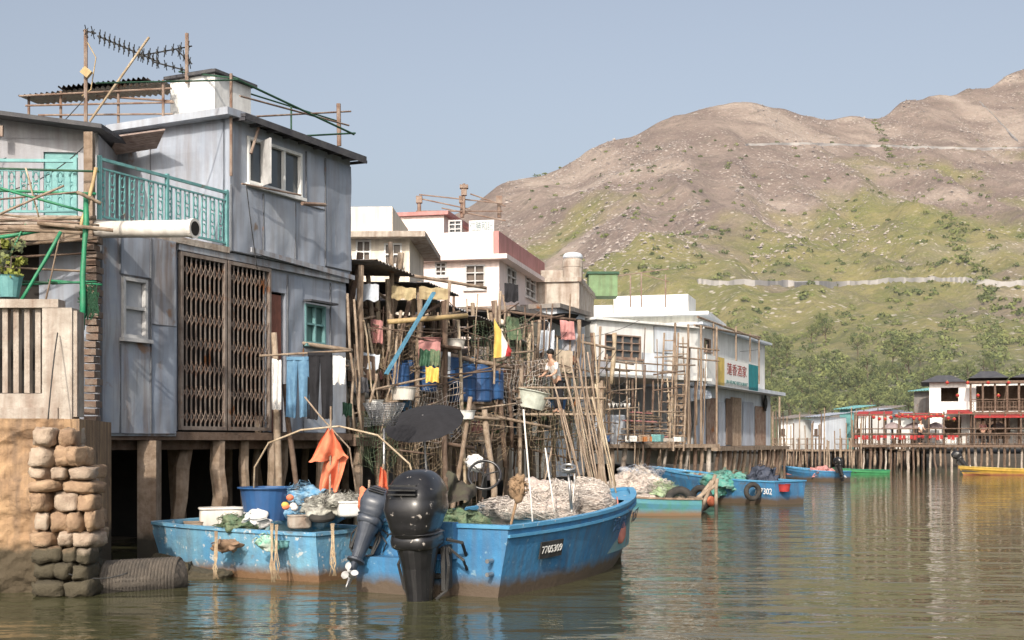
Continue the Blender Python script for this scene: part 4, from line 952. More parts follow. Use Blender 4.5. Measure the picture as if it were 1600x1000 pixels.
# ---------------------------------------------------------------- far shore
def lantern(c,r=.3):
    T=MB(); T.blob(c,(r,r,r*.85),1,10,6,0); T.lathe([(r*.3,-r*1.05),(r*.35,-r*.8)],c,8,mi=1); T.lathe([(r*.35,r*.75),(r*.3,r*1.05)],c,8,mi=1); return T
RS=Fr(W(1452,93,0),W(1452,93,0)+V(9.5,-3.2,0))
RH=thing('waterfront_restaurant','white and dark timber restaurant with tiled roofs on stilts','restaurant',RS.pt(4,0,-3))
RS.room(RH,0,RS.L,1.9,6.4,7,white,[(1,2.2,2.4,3.9),(3.2,5.5,2.3,3.9),(6.5,8,2.4,3.9),(.8,2.0,5.0,6.0),(3.2,9.5,4.3,6.1)])
pq=MB(); RS.bx(pq,.3,RS.L-.2,1.95,6.3,-2.2,-2.1); mk(pq,'inner_screen',wood3,RH)
pq=MB()
for a,b in ((-.6,2.6),(2.7,5.4),(5.5,10)):
    m_=(a+b)/2
    z0_=6.4+(0 if a<0 else .25)
    pq.hexa([RS.pt(a,z0_,.6),RS.pt(b,z0_,.6),RS.pt(b,z0_,-7.4),RS.pt(a,z0_,-7.4),RS.pt(m_-.5,z0_+.6,-2),RS.pt(m_+.5,z0_+.6,-2),RS.pt(m_+.5,z0_+.6,-4),RS.pt(m_-.5,z0_+.6,-4)])
mk(pq,'roof',roofd,RH)
railing(RS,2.8,RS.L,4.2,5.1,1.6,wood3,RH,.2)
railing(RS,-5.1,RS.L,1.88,2.7,3.95,wood3,RH,.25,'deck_railing')
pq=MB(); RS.bx(pq,2.6,RS.L,4.05,4.2,0.01,1.7); RS.bx(pq,2.6,RS.L,6.2,6.38,.61,1.8); mk(pq,'balcony_floor',wood3,RH)
pq=MB(); RS.bx(pq,-5.2,RS.L,1.7,1.88,-7,4); mk(pq,'deck',wood3,RH)
for t in (2.8,3.6,4.4,5.2,6,6.8,7.6,8.4): stilt(RH,RS.pt(t,1.9,1.55),RS.pt(t,6.3,1.55),.08,wood3,name='post')
for i in range(40): stilt(RH,RS.pt(-5.1+i*.37+R.uniform(-.1,.1),-.8,R.choice((3.8,3.5,3.0))),RS.pt(-5.1+i*.37+R.uniform(-.1,.1),1.7,3.8 if i%2 else 3.5),R.uniform(.05,.11),[wood,wood3,conc,wood3][i%4])
TR=thing('terrace_canopy','open riverside terrace under red canopy strips','canopy',RS.pt(-3,1.9,2))
pq=MB()
for a,b,z,o in ((-4.9,-2.5,4.1,2.5),(-2.1,.9,3.95,3),(1.2,2.9,4.2,1.5),(3,9,3.9,3)):
    pq.hexa([RS.pt(a,z-.16,o+.8),RS.pt(b,z-.16,o+.8),RS.pt(b,z+.1,o-1.2),RS.pt(a,z+.1,o-1.2),RS.pt(a,z-.06,o+.8),RS.pt(b,z-.06,o+.8),RS.pt(b,z+.2,o-1.2),RS.pt(a,z+.2,o-1.2)])
mk(pq,'canopy_cloth',red,TR)
pq=MB()
for i in range(28): 
    if i%5==4: continue
    t=-5+i*.25; RS.bx(pq,t,t+.2,2.3+.1*math.sin(i*1.9),2.55,4.0,4.03)
mk(pq,'red_skirt',red,TR)
pq=MB()
for i in range(15): t=-5+i*1.0; pq.tube(RS.pt(t,1.9,3.7),RS.pt(t,4.2,3.7),.06); pq.tube(RS.pt(t,1.9,.7),RS.pt(t,4.2,.7),.06)
for z in (2.6,3.0,4.0): pq.tube(RS.pt(-5,z,3.75),RS.pt(9,z,3.75),.04)
mk(pq,'canopy_posts',wood3,TR)
for i in range(8):
    T=thing('dining_table','small dark dining table on riverside terrace','table',RS.pt(-4.4+i*1.1,1.88,2.6),'terrace dining tables'); pq=MB(); RS.bx(pq,-4.8+i*1.1,-4.1+i*1.1,2.58,2.63,2.3,2.9); mk(pq,'table_top',redp,T); pq=MB(); pq.tube(RS.pt(-4.45+i*1.1,1.88,2.6),RS.pt(-4.45+i*1.1,2.58,2.6),.05); mk(pq,'leg',wood3,T)
for i in range(22):
    px=1365+i*9 if i<15 else 1480+(i-15)*16
    py=652+3*math.sin(i) if i<15 else (598 if i%2 else 618)
    L_=lantern(W(px,87.3,py),.13); one(L_,'lantern',[red,yellow],'round red paper lantern hanging from eaves','lantern','red lanterns of the restaurant')
pcm=M('parasol_cloth',(.32,.26,.26),None,4,.9)
for i,px in enumerate((1395,1428,1462,1560)):
    U_=thing('parasol','grey brown parasol open on the riverside terrace','parasol',W(px,91,700),'parasols on the restaurant terrace'); pq=MB()
    c=W(px,91,664); pq.lathe([(.9,-.3),(.5,.02),(.05,.2)],c,8); mk(pq,'canopy',pcm,U_); pq=MB(); pq.tube(c,W(px,91,700),.05); mk(pq,'pole',wood3,U_)
cols=[white,zinc,whiteb,greywall,teal,white,whiteb,corr,white]
fx=[(1216,1240,655,100),(1232,1262,662,104),(1268,1290,652,100),(1290,1315,655,106),(1312,1335,640,103),(1336,1356,645,100),(1365,1392,640,108),(1428,1452,612,102),(1395,1425,650,106)]
for i,(a,b,yt,d) in enumerate(fx):
    f=Fr(W(a,d,0),W(b,d-.9,0)); zt_=CH+(HY-yt)/F*d; T=thing('waterside_hut','small %s hut on stilts across the river'%('white' if i%2==0 else 'grey metal'),'hut',f.pt(f.L/2,0,-1),'huts on the far bank')
    hz=[(f.L*.2,f.L*.45,2.6,3.1)] if zt_>3.4 else []
    f.room(T,0,f.L,1.5,zt_,3,cols[i],hz)
    for h_ in hz: f.window(T,*h_,0,2,1,wood3)
    pq=MB(); pq.corr(f.pt(-.3,zt_+.02,.6),f.pt(f.L+.3,zt_+.05,.6),f.pt(f.L+.3,zt_+.4,-3.2),f.pt(-.3,zt_+.4,-3.2),8,.03); mk(pq,'roof',[corr,teal,zinc][i%3],T)
    pq=MB(); f.bx(pq,-.8,f.L+.8,1.35,1.49,-3,1.5)
    for z in (1.9,2.3): pq.tube(f.pt(-.8,z,1.4),f.pt(f.L+.8,z,1.4),.03)
    mk(pq,'deck',wood,T)
    for k in range(8): stilt(T,f.pt(lerp(-.7,f.L+.7,k/7),-.8,1.3),f.pt(lerp(-.7,f.L+.7,k/7),2.4 if k%2 else 1.4,1.3),.07,[wood2,wood3][k%2])
for i in range(50):
    px=R.uniform(1205,1375); d=R.uniform(86,99); q=MB(); q.post(V((px-800)/F*d,d,-.6),W(px+R.uniform(-3,3),d,R.uniform(635,710)),.045); mk(q,'mooring_pole',[wood2,wood,wood3][i%3],None,label='thin mooring pole standing in the river',cat='pole',group='mooring poles in the river')
for px,y0,d in ((1218,620,70),(1207,650,66),(1226,690,72)):
    q=MB(); q.post(V((px-800)/F*d,d,-.6),W(px,d,y0),.06); mk(q,'mooring_pole',wood2,None,label='thin mooring pole standing in the river',cat='pole',group='mooring poles in the river')
# ---------------------------------------------------------------- boats
class Boat:
    def __init__(s,name,label,stern,head,L,B,zs,zb,hm,im,gm=None,tip=.06,group=None,pw=2.3,foredeck=True,zf=.3):
        s.h=Vector(head).normalized().to_2d(); s.r=V(s.h.y,-s.h.x); s.o=Vector(stern).to_2d(); s.L=L;s.B=B
        s.T=thing(name,label,'boat',V(s.o.x,s.o.y,0)+V(s.h.x,s.h.y,0)*L/2,group)
        def w(q): return 1-(1-tip)*max(0,(q-.3)/.7)**pw
        s.zg=lambda q: zs+(zb-zs)*q**1.8
        s.hb=lambda q: B/2*w(q)*(.93+.07*min(1,q*4))
        def sec(q):
            hb=s.hb(q); zg=s.zg(q); zc=-.12+.3*q**3; zk=-.3+.28*q**4; y=q*L; yl=q*L*.95
            c=.84-.25*q**2
            if tip>.5: c=.88; zc=-.1; zk=-.2
            return [(hb,y,zg),(hb*.985,y,zg-.14),(hb*lerp(.985,c,.45),lerp(y,yl,.5),lerp(zg,zc,.5)),(hb*c,yl,zc),(0,yl,zk),(-hb*c,yl,zc),(-hb*lerp(.985,c,.45),lerp(y,yl,.5),lerp(zg,zc,.5)),(-hb*.985,y,zg-.14),(-hb,y,zg)]
        n=20; q=MB(); q.grid(lambda u,v:s.at(*sec(v)[int(u*8+.5)]),8,n)
        q.poly([s.at(*p) for p in sec(0)]); q.poly([s.at(*p) for p in sec(1)])
        mk(q,'hull',hm,s.T)
        q=MB()
        def isec(v):
            k=.02+v*.96; hb=s.hb(k)-.07; hb=max(hb,.01); zg=s.zg(k); f=min(zf,zg-.1)
            return [(hb,k*L,zg-.01),(hb*.88,k*L,f),(-hb*.88,k*L,f),(-hb,k*L,zg-.01)]
        q.grid(lambda u,v:s.at(*isec(v)[int(u*3+.5)]),3,n); q.poly([s.at(*p) for p in isec(0)]); mk(q,'deck',im,s.T)
        q=MB()
        for sd in (-1,1):
            for i in range(n):
                a,b=i/n,(i+1)/n
                q.hexa([s.at(sd*(s.hb(a)-.09),a*L,s.zg(a)-.005),s.at(sd*(s.hb(a)+.03),a*L,s.zg(a)-.005),s.at(sd*(s.hb(b)+.03),b*L,s.zg(b)-.005),s.at(sd*(s.hb(b)-.09),b*L,s.zg(b)-.005),
                        s.at(sd*(s.hb(a)-.09),a*L,s.zg(a)+.045),s.at(sd*(s.hb(a)+.03),a*L,s.zg(a)+.045),s.at(sd*(s.hb(b)+.03),b*L,s.zg(b)+.045),s.at(sd*(s.hb(b)-.09),b*L,s.zg(b)+.045)])
        h0=s.hb(0); q.hexa([s.at(x,y,z) for z in(zs-.003,zs+.047) for x,y in((-h0-.03,-.03),(h0+.03,-.03),(h0+.03,.12),(-h0-.03,.12))])
        mk(q,'gunwale',gm or hm,s.T)
        q=MB()
        for y in (.35,.6):
            k=y; q.hexa([s.at(x,yy,z) for z in(s.zg(k)-.22,s.zg(k)-.17) for x,yy in((-s.hb(k)+.08,k*L-.13),(s.hb(k)-.08,k*L-.13),(s.hb(k)-.08,k*L+.13),(-s.hb(k)+.08,k*L+.13))])
        mk(q,'thwart',im,s.T)
        if foredeck:
            q=MB(); q.grid(lambda u,v:s.at(lerp(-1,1,u)*(max(.01,s.hb(lerp(.78,.985,v))-.05)),lerp(.78,.985,v)*L,s.zg(lerp(.78,.985,v))-.03+.03*(1-(2*u-1)**2)),4,6); mk(q,'foredeck',gm or hm,s.T)
    def at(s,x,y,z):
        p=s.o+s.r*x+s.h*y; return V(p.x,p.y,z)
    def side(s,q,fz,sd=1,off=.03):
        hb=s.hb(q); zg=s.zg(q); z=zg-fz; c=.84-.25*q**2
        x=hb*.985+ (hb*c-hb*.985)*min(1,max(0,(fz-.14)/(zg+.1)))
        return s.at(sd*(x+off),q*s.L,z)
b2=Boat('fishing_boat','large blue open fishing boat with two outboards',(-1.05,17.65),(.475,.88),6.7,2.45,.93,1.22,blue,ltin,lblue)
def sidetext(b,q0,q1,fz,body,size,mat,plate=None,up=None):
    p0=b.side(q0,fz);p1=b.side(q1,fz); xd=(p1-p0); c=b.side((q0+q1)/2,fz)
    upv=b.side((q0+q1)/2,fz-.1)-b.side((q0+q1)/2,fz+.1)
    nrm=xd.cross(upv).normalized()
    if plate:
        x=xd.normalized();u=upv.normalized(); w=xd.length/2; q=MB(); h=plate
        q.hexa([c+x*a*w+u*b_*h+nrm*k for k in(0,.02) for a,b_ in((-1,-1),(1,-1),(1,1),(-1,1))]); mk(q,'number_plate',blackm,b.T)
    text(body,size,mat,c+nrm*(.026 if plate else 0.045),xd,upv,parent=b.T,wid=xd.length*.9)
sidetext(b2,.13,.225,.36,'7705309',.15,letterw,.12)
sidetext(b2,.66,.8,.24,'7657',.27,letter)
sidetext(b2,.49,.61,.24,'流動',.22,letterb)
for sd in(-1,1):
    q=MB()
    for i in range(16):
        a,b=i/17,(i+1)/17; q.beam(b2.side(a,.1,sd,.02),b2.side(b,.1,sd,.02),.04,.04)
    mk(q,'rub_rail',lblue,b2.T)
q=MB(); q.hexa([b2.at(x,y,z) for z in(.5,1.0) for x,y in((-.5,-.12),(.35,-.12),(.35,.02),(-.5,.02))]); mk(q,'motor_bracket',blue,b2.T)
q=MB(); q.hexa([b2.at(x,y,z) for z in(-.2,.5) for x,y in((-1.12,-.3),(.25,-.3),(.25,-.0),(-1.12,-.0))]); mk(q,'stern_platform',blue,b2.T)
q=MB()
for z in (.32,.5): q.tube(b2.at(.9,-.16,z),b2.at(.9,-.02,z),.03,10)
mk(q,'drain_fitting',steel,b2.T)
q=MB(); q.hexa([b2.at(x,y,z) for z in(.3,1.0) for x,y in((-.25,2.6),(.25,2.6),(.25,3.0),(-.25,3.0))]); CO=mk(q,'console',M('cab_blue',(.1,.3,.5),None,4,.6,rust=.1),b2.T)
q=MB(); q.hexa([b2.at(x,y,z) for z in(.92,1.0) for x,y in((-.25,2.55),(.25,2.55),(.25,2.59),(-.25,2.59))]); mk(q,'console_trim',ybamboo,CO)
def outboard(origin,head,sc,tilt,label,mats,roll=0):
    h=Vector(head).normalized(); r=V(h.y,-h.x,0)
    T=thing('outboard_motor',label,'outboard motor',origin,'outboard motors')
    Mt=Matrix(((r.x,h.x,0),(r.y,h.y,0),(0,0,1)))@Matrix.Rotation(roll,3,'Y')@Matrix.Rotation(tilt,3,'X')
    def P_(x,y,z): return Vector(origin)+Mt@(V(x,y,z)*sc)
    def shp(p):
        k=1-.22*max(0,p.z)**2; k2=1-.32*max(0,-p.z); g_=1-.03*(abs(p.z-.25)<.07)-.02*(abs(p.z+.35)<.06); return V(p.x*k*k2*g_,p.y*k*k2*g_+.16*p.z,p.z)
    q=MB(); q.blob(P_(0,-.28,.6),(.33*sc,.43*sc,.44*sc),.66,36,40,0,Mt,shape=shp); C_=mk(q,'cowl',mats[0],T,smooth=True)
    q=MB(); q.blob(P_(0,-.27,.22),(.27*sc,.34*sc,.12*sc),.6,24,8,0,Mt); q.blob(P_(0,-.275,.31),(.29*sc,.36*sc,.02*sc),.7,28,6,0,Mt); mk(q,'lower_cowl',mats[0],C_,smooth=True)
    q=MB()
    for k in range(3): q.hexa([P_(x,y,z) for z in(.78+k*.05,.795+k*.05) for x,y in((-.17,-.735+k*.01),(.17,-.735+k*.01),(.17,-.66),(-.17,-.66))])
    mk(q,'cowl_vent',mats[1],C_)
    q=MB()
    secs=[(.25,.25,.32,-.27),(.1,.23,.3,-.26),(-.1,.19,.25,-.25),(-.4,.155,.21,-.23),(-.62,.125,.19,-.22),(-.66,.2,.27,-.24),(-.7,.2,.27,-.24),(-.74,.09,.18,-.22),(-.95,.07,.17,-.2)]
    def fn(u,v):
        s_=secs[int(v*8+.5)]; a=6.283*u; return P_(s_[1]*math.cos(a),s_[3]+s_[2]*math.sin(a),s_[0])
    q.grid(fn,20,8); mk(q,'midsection',mats[0],T,smooth=False)
    q=MB(); q.blob(P_(0,-.2,-1.0),(.09*sc,.3*sc,.09*sc),1,14,10,0,Mt); q.hexa([P_(x,y,z) for z,ww in((-1.3,.005),(-1.0,.03)) for x,y in((-ww,-.3),(ww,-.3),(ww,-.02),(-ww,-.02))]); mk(q,'gearcase',mats[2],T,smooth=False)
    PR=MB(); PR.path([P_(0,-.46,-1.0),P_(0,-.62,-1.0)],.045*sc,10,0,.03*sc)
    for k in range(3):
        a=k*2.094; c_,s_=math.cos(a),math.sin(a)
        PR.grid(lambda u,v:P_(c_*(.04+v*.16)-s_*(u-.5)*.14*math.sin(.5+v*2.2),-.54+(u-.5)*.08,-1.0+s_*(.04+v*.16)+c_*(u-.5)*.14*math.sin(.5+v*2.2)),5,6)
    mk(PR,'propeller',steel if sc>.9 else grey,T,smooth=True)
    q=MB()
    for sd in(-1,1):
        q.hexa([P_(sd*.24+dx,y,z) for z in(-.4,.12) for dx,y in((-.025,-.08),(.025,-.08),(.025,.16),(-.025,.16))])
        q.path([P_(sd*.26,0,.1),P_(sd*.32,-.1,-.1),P_(sd*.27,-.05,-.4),P_(sd*.16,-.12,-.5)],.02*sc,6)
    q.path([P_(-.3,.05,.05),P_(.3,.05,.05)],.04*sc,10); q.path([P_(-.24,.05,-.25),P_(.24,.05,-.25)],.035*sc,10)
    q.path([P_(.26,.0,.2),P_(.42,.1,.15),P_(.38,.35,-.05),P_(.3,.5,.2)],.022*sc,6); q.path([P_(.26,.05,.1),P_(.45,.05,-.05),P_(.4,.3,-.2),P_(.3,.5,.1)],.018*sc,6)
    mk(q,'bracket',mats[1],T); return T
outboard(b2.at(-.1,-.28,.57)+V(.12,-.25,0),(b2.h.x*.6,b2.h.y,0),1.13,.05,'large scuffed black outboard motor on blue boat stern',[black,blackm,black])
outboard(b2.at(-1.0,-.2,.8),(b2.h.x*.2,b2.h.y,0),.64,-.35,'small dark grey outboard motor tilted up with propeller showing',[M('dark_grey_paint',(.04,.05,.07),(.07,.08,.1),5,.35,bump=.05),blackm,M('pale_gear',(.6,.6,.62),None,5,.5)],.28)
SWh=thing('steering_wheel','black spoked steering wheel on boat console','steering wheel',W(757,19.9,745))
M3=Matrix.Rotation(1.05,3,'X')
q=MB(); q.torus(W(757,19.9,742),.25,.022,M3,28,8); mk(q,'rim',black,SWh,smooth=True)
q=MB()
for a in (0.3,2.4,4.5): q.tube(W(757,19.9,742),W(757,19.9,742)+M3@V(.25*math.cos(a),.25*math.sin(a),0),.013)
q.tube(W(757,19.9,742),W(757,20.2,775),.04); mk(q,'spokes',blackm,SWh)
def netpile(c,r,mat,label,strands=60,seed=1,name='net_pile',cat='fishing net',sr=.007,core=None,amp=.15):
    q=MB(); q.blob(c,r,1,56,30,.3,seed=seed)
    q.v=[v+V(noise.noise(v*7),noise.noise(v*7+V(9,0,0)),noise.noise(v*7+V(0,9,0)))*amp*min(1,r[0]*2) for v in q.v]
    nf=len(q.f)
    for i in range(strands):
        a=R.uniform(0,6.28);pts=[]; t=R.uniform(.05,1.4)
        for k in range(6):
            a+=R.uniform(-.35,.35); t=min(1.5,max(.02,t+R.uniform(-.3,.3))); pts.append(Vector(c)+V(math.cos(a)*math.cos(t)*r[0],math.sin(a)*math.cos(t)*r[1],math.sin(t)*r[2])*R.uniform(1.0,1.2)*(1+.6*noise.noise(V(math.cos(a)*1.7+seed*3.1,math.sin(a)*1.7+seed*1.7,math.sin(t)*1.7+seed))))
        q.path(pts,sr,3)
    if core:
        for i in range(nf): q.m[i]=1
        return one(q,name,[mat,core],label,cat,smooth=True)
    return one(q,name,mat,label,cat,smooth=True)
netpile(b2.at(-.05,3.6,.88),(.85,1.05,.42),net,'heap of pale whitish fishing net in boat',1500,2,sr=.004,core=netcore,amp=.08)
netpile(b2.at(-.2,4.8,1.0),(.6,.9,.34),net,'heap of pale whitish fishing net in boat',1000,3,sr=.004,core=netcore,amp=.08)
netpile(b2.at(-.65,1.6,.75),(.45,.5,.25),netg,'green fishing net bundle inside boat',60,4)
q=cloth(W(700,19.5,735),W(745,19.8,765),W(735,19.3,792),W(690,19.2,775),.12,1.5,14,14,3); one(q,'dark_tarpaulin',M('olive_tarp',(.07,.07,.045),(.05,.04,.035),5,.9),'crumpled dark olive tarpaulin across boat gunwale','tarpaulin')
netpile(W(742,20.5,724),(.13,.12,.12),whitec,'small white bundle hung above boat',12,14,'white_bundle','bundle')
netpile(W(660,19.8,775),(.3,.3,.14),M('dark_heap',(.05,.05,.05),(.1,.09,.07),9,.9),'dark nets and gear behind outboard',30,15)
q=MB(); q.blob(W(810,18.3,762),(.12,.12,.17),.9,18,14,.3)
for i in range(110):
    d=V(R.gauss(0,1),R.gauss(0,1),R.gauss(0,1)).normalized(); d2=V(R.gauss(0,1),R.gauss(0,1),R.gauss(0,1)).normalized(); q.tube(W(810,18.3,760)+d*.12,W(810,18.3,760)+(d+d2*.5).normalized()*.165,.006,4)
q.tube(W(810,18.3,770),b2.at(.55,1.0,.6),.02); one(q,'rope_ball',M('brown_rope',(.3,.2,.12),None,12,.95),'brown ball of wound rope on a stick','rope')
BS=[(818,640,832,815,17.8),(852,700,866,800,19),(898,740,893,800,18.8),(903,560,940,790,22.5),(915,600,955,790,22.8),(925,620,965,780,23),(890,560,938,780,22.7),(880,640,920,800,22.4),(940,690,948,780,23.2),(905,640,930,770,24),(895,580,915,770,24.5),(870,620,900,760,24.2),(862,700,850,760,22),(930,600,962,760,24.6),(912,540,925,760,25),(899,600,926,780,23),(884,590,931,775,22.9),(935,640,958,775,23.4),(878,560,925,770,23.6),(918,550,950,770,24),(866,600,912,770,23.2),(928,520,944,765,25.5),(907,590,948,780,22.6)]
for i,(x0,y0,x1,y1,d) in enumerate(BS):
    q=MB(); q.post(W(x1,d,y1),W(x0,d+.3,y0),.013 if i<3 else .016); mk(q,'bamboo_stick',[wood2,bamboo,wood2,wood][i%4] if i>2 else pvc,None,label='slender bamboo stick propped up in the blue boat',cat='stick',group='sticks propped in the boat',smooth=True)
q=MB(); q.torus(W(888,18.8,730),.1,.02,Matrix.Rotation(.4,3,'X')); q.box(W(888,18.8,737),(.2,.08,.05)); q.tube(W(888,18.8,740),W(893,18.8,795),.02); one(q,'mooring_cleat_post',steel,'metal fitting on the boat side post','fitting')
b1=Boat('small_boat','small worn light blue boat loaded with tubs',(-2.5,19.7),(-.84,.50),3.45,1.75,.7,.76,fblue,ltin,fblue,tip=.86,pw=4,zf=.35,foredeck=False)
q=MB(); q.hexa([b1.at(x,y,z) for z in(.755,.81) for x,y in((-.75,3.33),(.75,3.33),(.75,3.48),(-.75,3.48))]); mk(q,'end_rail',fblue,b1.T)
tub(W(417,20.3,812),.44,.52,blueplastic,'large round blue plastic tub in small boat')
def lp(c,w,dp,h,mat,label,rz=.3,name='plastic_container'):
    q=MB(); M3=Matrix.Rotation(rz,3,'Z'); q.blob(c,(w/2,dp/2,h/2),.35,20,12,.02,M3); q.blob(Vector(c)+V(0,0,h*.42),(w/2*1.06,dp/2*1.06,h*.06),.3,20,6,0,M3); return one(q,name,mat,label,'container')
lp(W(346,20.8,808),.7,.45,.34,pvc,'white plastic fish container in small boat')
lp(W(468,19.8,815),.36,.3,.22,conc,'small grey styrofoam box in small boat')
lp(W(435,19.3,850),.3,.3,.12,teal,'turquoise plastic basin tipped in small boat')
lp(W(545,19.3,795),.34,.3,.24,whitec,'white foam box at the boat stern')
lp(W(575,19.6,785),.3,.3,.2,orange,'orange plastic box at the boat stern')
lp(W(302,20.6,822),.3,.3,.16,wood,'small brown box in small boat')
netpile(W(490,20.2,797),(.5,.4,.3),M('blue_net',(.08,.25,.44),(.25,.38,.48),9,.95,bump=1),'blue tarpaulin and net heap in small boat',140,6,sr=.004,amp=.08)
netpile(W(522,19.6,790),(.4,.35,.18),M('striped_net',(.45,.45,.4),(.13,.12,.11),14,.95,bump=1),'grey knotted net heap in small boat',160,8,sr=.004,amp=.08)
netpile(W(375,20.0,822),(.35,.25,.14),netg,'dark green net heap in small boat',100,18,sr=.004,amp=.08)
netpile(W(400,19.9,812),(.2,.2,.12),whitec,'crumpled white sheet in small boat',10,9,'crumpled_sheet','sheet')
netpile(W(356,19.5,853),(.22,.12,.1),M('brown_glove',(.26,.17,.11),None,5,.9),'brown work rag draped on boat rim',8,10,'work_rag','rag')
netpile(W(418,19.0,848),(.16,.1,.13),M('green_white',(.1,.36,.25),(.55,.57,.53),9,.9),'green and white cloth draped on boat rim',8,12,'work_rag','rag')
for i in range(16):
    q=MB(); c=W(R.uniform(440,590),19.7,R.uniform(775,800)); q.blob(c,(.06,.06,.05),1,12,8,0); one(q,'net_float',[whitec,orange,pvc,yellow][i%4],'small round net float lying among nets','float','net floats in the boats')
def tyre(c,r,M3,label,group='tyre fenders on the boats'):
    T=thing('tyre',label,'tyre',c,group); q=MB(); q.torus(c,r*.74,r*.26,M3,28,10,sy=1.1); o=mk(q,'tread',rubber,T,smooth=True)
    q=MB(); q.torus(c,r*.5,r*.03,M3,20,6); mk(q,'bead',rubber,T,smooth=True)
tyre(W(503,19.3,808),.2,Matrix.Rotation(.15,3,'X'),'black rubber tyre lying in the small boat')
for px,y0,y1,d in ((337,872,905,18.9),(425,860,910,18.6),(432,862,905,18.6),(520,860,900,18.2)):
    q=MB()
    for k in range(7): q.path([W(px+R.uniform(-3,3),d+.4,y0-42),W(px+R.uniform(-3,3),d+.12,y0),W(px+R.uniform(-5,5),d+.1,(y0+y1)/2),W(px+R.uniform(-7,7),d+.1,y1)],.008,5)
    one(q,'hanging_rope',rope,'frayed brown rope hanging from boat side','rope','frayed ropes on boat sides')
b4=Boat('blue_rowboat','blue wooden boat with number on stern side',(9.35,43.0),(-.62,.66),6.0,1.9,.75,1.15,blue,ltin,lblue,zf=.3)
q0=b4.side(.02,.32,-1); q1=b4.side(.14,.32,-1)
text('707302',.28,letterw,(q0+q1)/2+V(0,-.06,0),q0-q1,V(0,0,1),parent=b4.T,wid=(q1-q0).length*.95)
tyre(W(1176,42.6,768),.32,Matrix.Rotation(math.pi/2,3,'X')@Matrix.Rotation(.3,3,'Y'),'black tyre fender hanging on blue boat side')
tyre(W(1062,37.5,784),.46,Matrix.Rotation(math.pi/2,3,'X')@Matrix.Rotation(.1,3,'Y'),'large black tyre fender at boat bow')
tyre(W(1095,38.5,778),.4,Matrix.Rotation(math.pi/2,3,'X')@Matrix.Rotation(-.7,3,'Y'),'black tyre fender tied beside wooden stakes')
netpile(W(1135,44,755),(.7,.5,.35),M('green_tarp',(.05,.25,.21),(.17,.3,.26),6,.8),'teal net heap in blue boat',60,20)
netpile(W(1195,43.5,750),(.5,.4,.4),M('dark_load',(.05,.06,.09),None,6,.7),'dark covered motor in blue boat',20,21,'covered_motor','motor')
tub(W(1225,42.6,768),.22,.25,red,'small red bucket at boat stern')
b3=Boat('moored_boat','low green and blue boat piled with nets',(5.3,37),(-.93,-.12),3.2,1.5,.45,.6,M('green_hull',(.08,.24,.2),(.08,.24,.35),3,.6,rust=.2,low=((.2,.13,.08),.15)),ltin,wood)
netpile(W(992,38,768),(.75,.6,.5),net,'grey pink net heap on moored boat',400,24,sr=.005,core=netcore)
netpile(W(1018,38,770),(.65,.5,.38),M('green_bag',(.24,.34,.16),(.36,.4,.32),8,.9),'green mesh net bags on moored boat',100,25)
netpile(W(1000,41,748),(.7,.5,.3),M('grey_blue_net',(.28,.33,.43),(.42,.42,.42),8,.95),'blue grey net roll on moored boat',100,26)
q=MB(); q.blob(W(1111,38,783),(.13,.13,.15),1,14,10,0); one(q,'buoy',orange,'small orange buoy beside tyre','buoy')
q=MB(); q.blob(W(955,20.9,835)*1.0+V(.16,.2,.05),(.1,.1,.22),1,14,10,0); q.tube(W(955,20.9,835)+V(.16,.2,.25),W(955,20.9,835)+V(.12,.3,.6),.012); one(q,'fender',M('pink_fender',(.5,.2,.17),None,5,.5),'pink plastic fender hanging at bow','fender')
for x0,y0,x1,y1 in ((1085,820,1118,742),(1068,818,1112,752),(1118,820,1120,748),(1076,790,1120,756)):
    q=MB(); q.post(W(x0,37,y0),W(x1,37.2,y1),.06); mk(q,'wooden_stake',wood2,None,label='pale wooden stake crossed beside moored boat',cat='stake',group='crossed stakes beside the boats',smooth=True)
b5=Boat('blue_skiff','small blue and red skiff on the river',(17.6,67.5),(-.8,.6),3.6,1.5,.5,.75,blue,redp,lblue)
netpile(W(1285,68,738),(.6,.4,.25),redp,'red load in small skiff',15,30,'covered_load','load')
b6=Boat('green_sampan','long low green sampan crossing the river',(24,82),(-.98,-.1),3.6,1.2,.26,.4,M('green_hull2',(.05,.25,.1),None,3,.6),wood,green)
b7=Boat('yellow_boat','long yellow boat moored before restaurant',(34.5,80),(-.99,.05),6.5,1.4,.34,.55,M('yellow_hull',(.48,.3,.05),None,3,.7,low=((.22,.07,.05),.1)),wood,M('yellow_rim',(.5,.36,.09),None,3,.7),zf=.2)
outboard(V(28.2,80.8,.8),(-1,.3,0),.7,-.7,'raised outboard motor of yellow boat',[black,blackm,black])
outboard(V(16.9,66.5,.7),(-.8,.6,0),.55,-.3,'small outboard motor on skiff stern',[black,blackm,black])
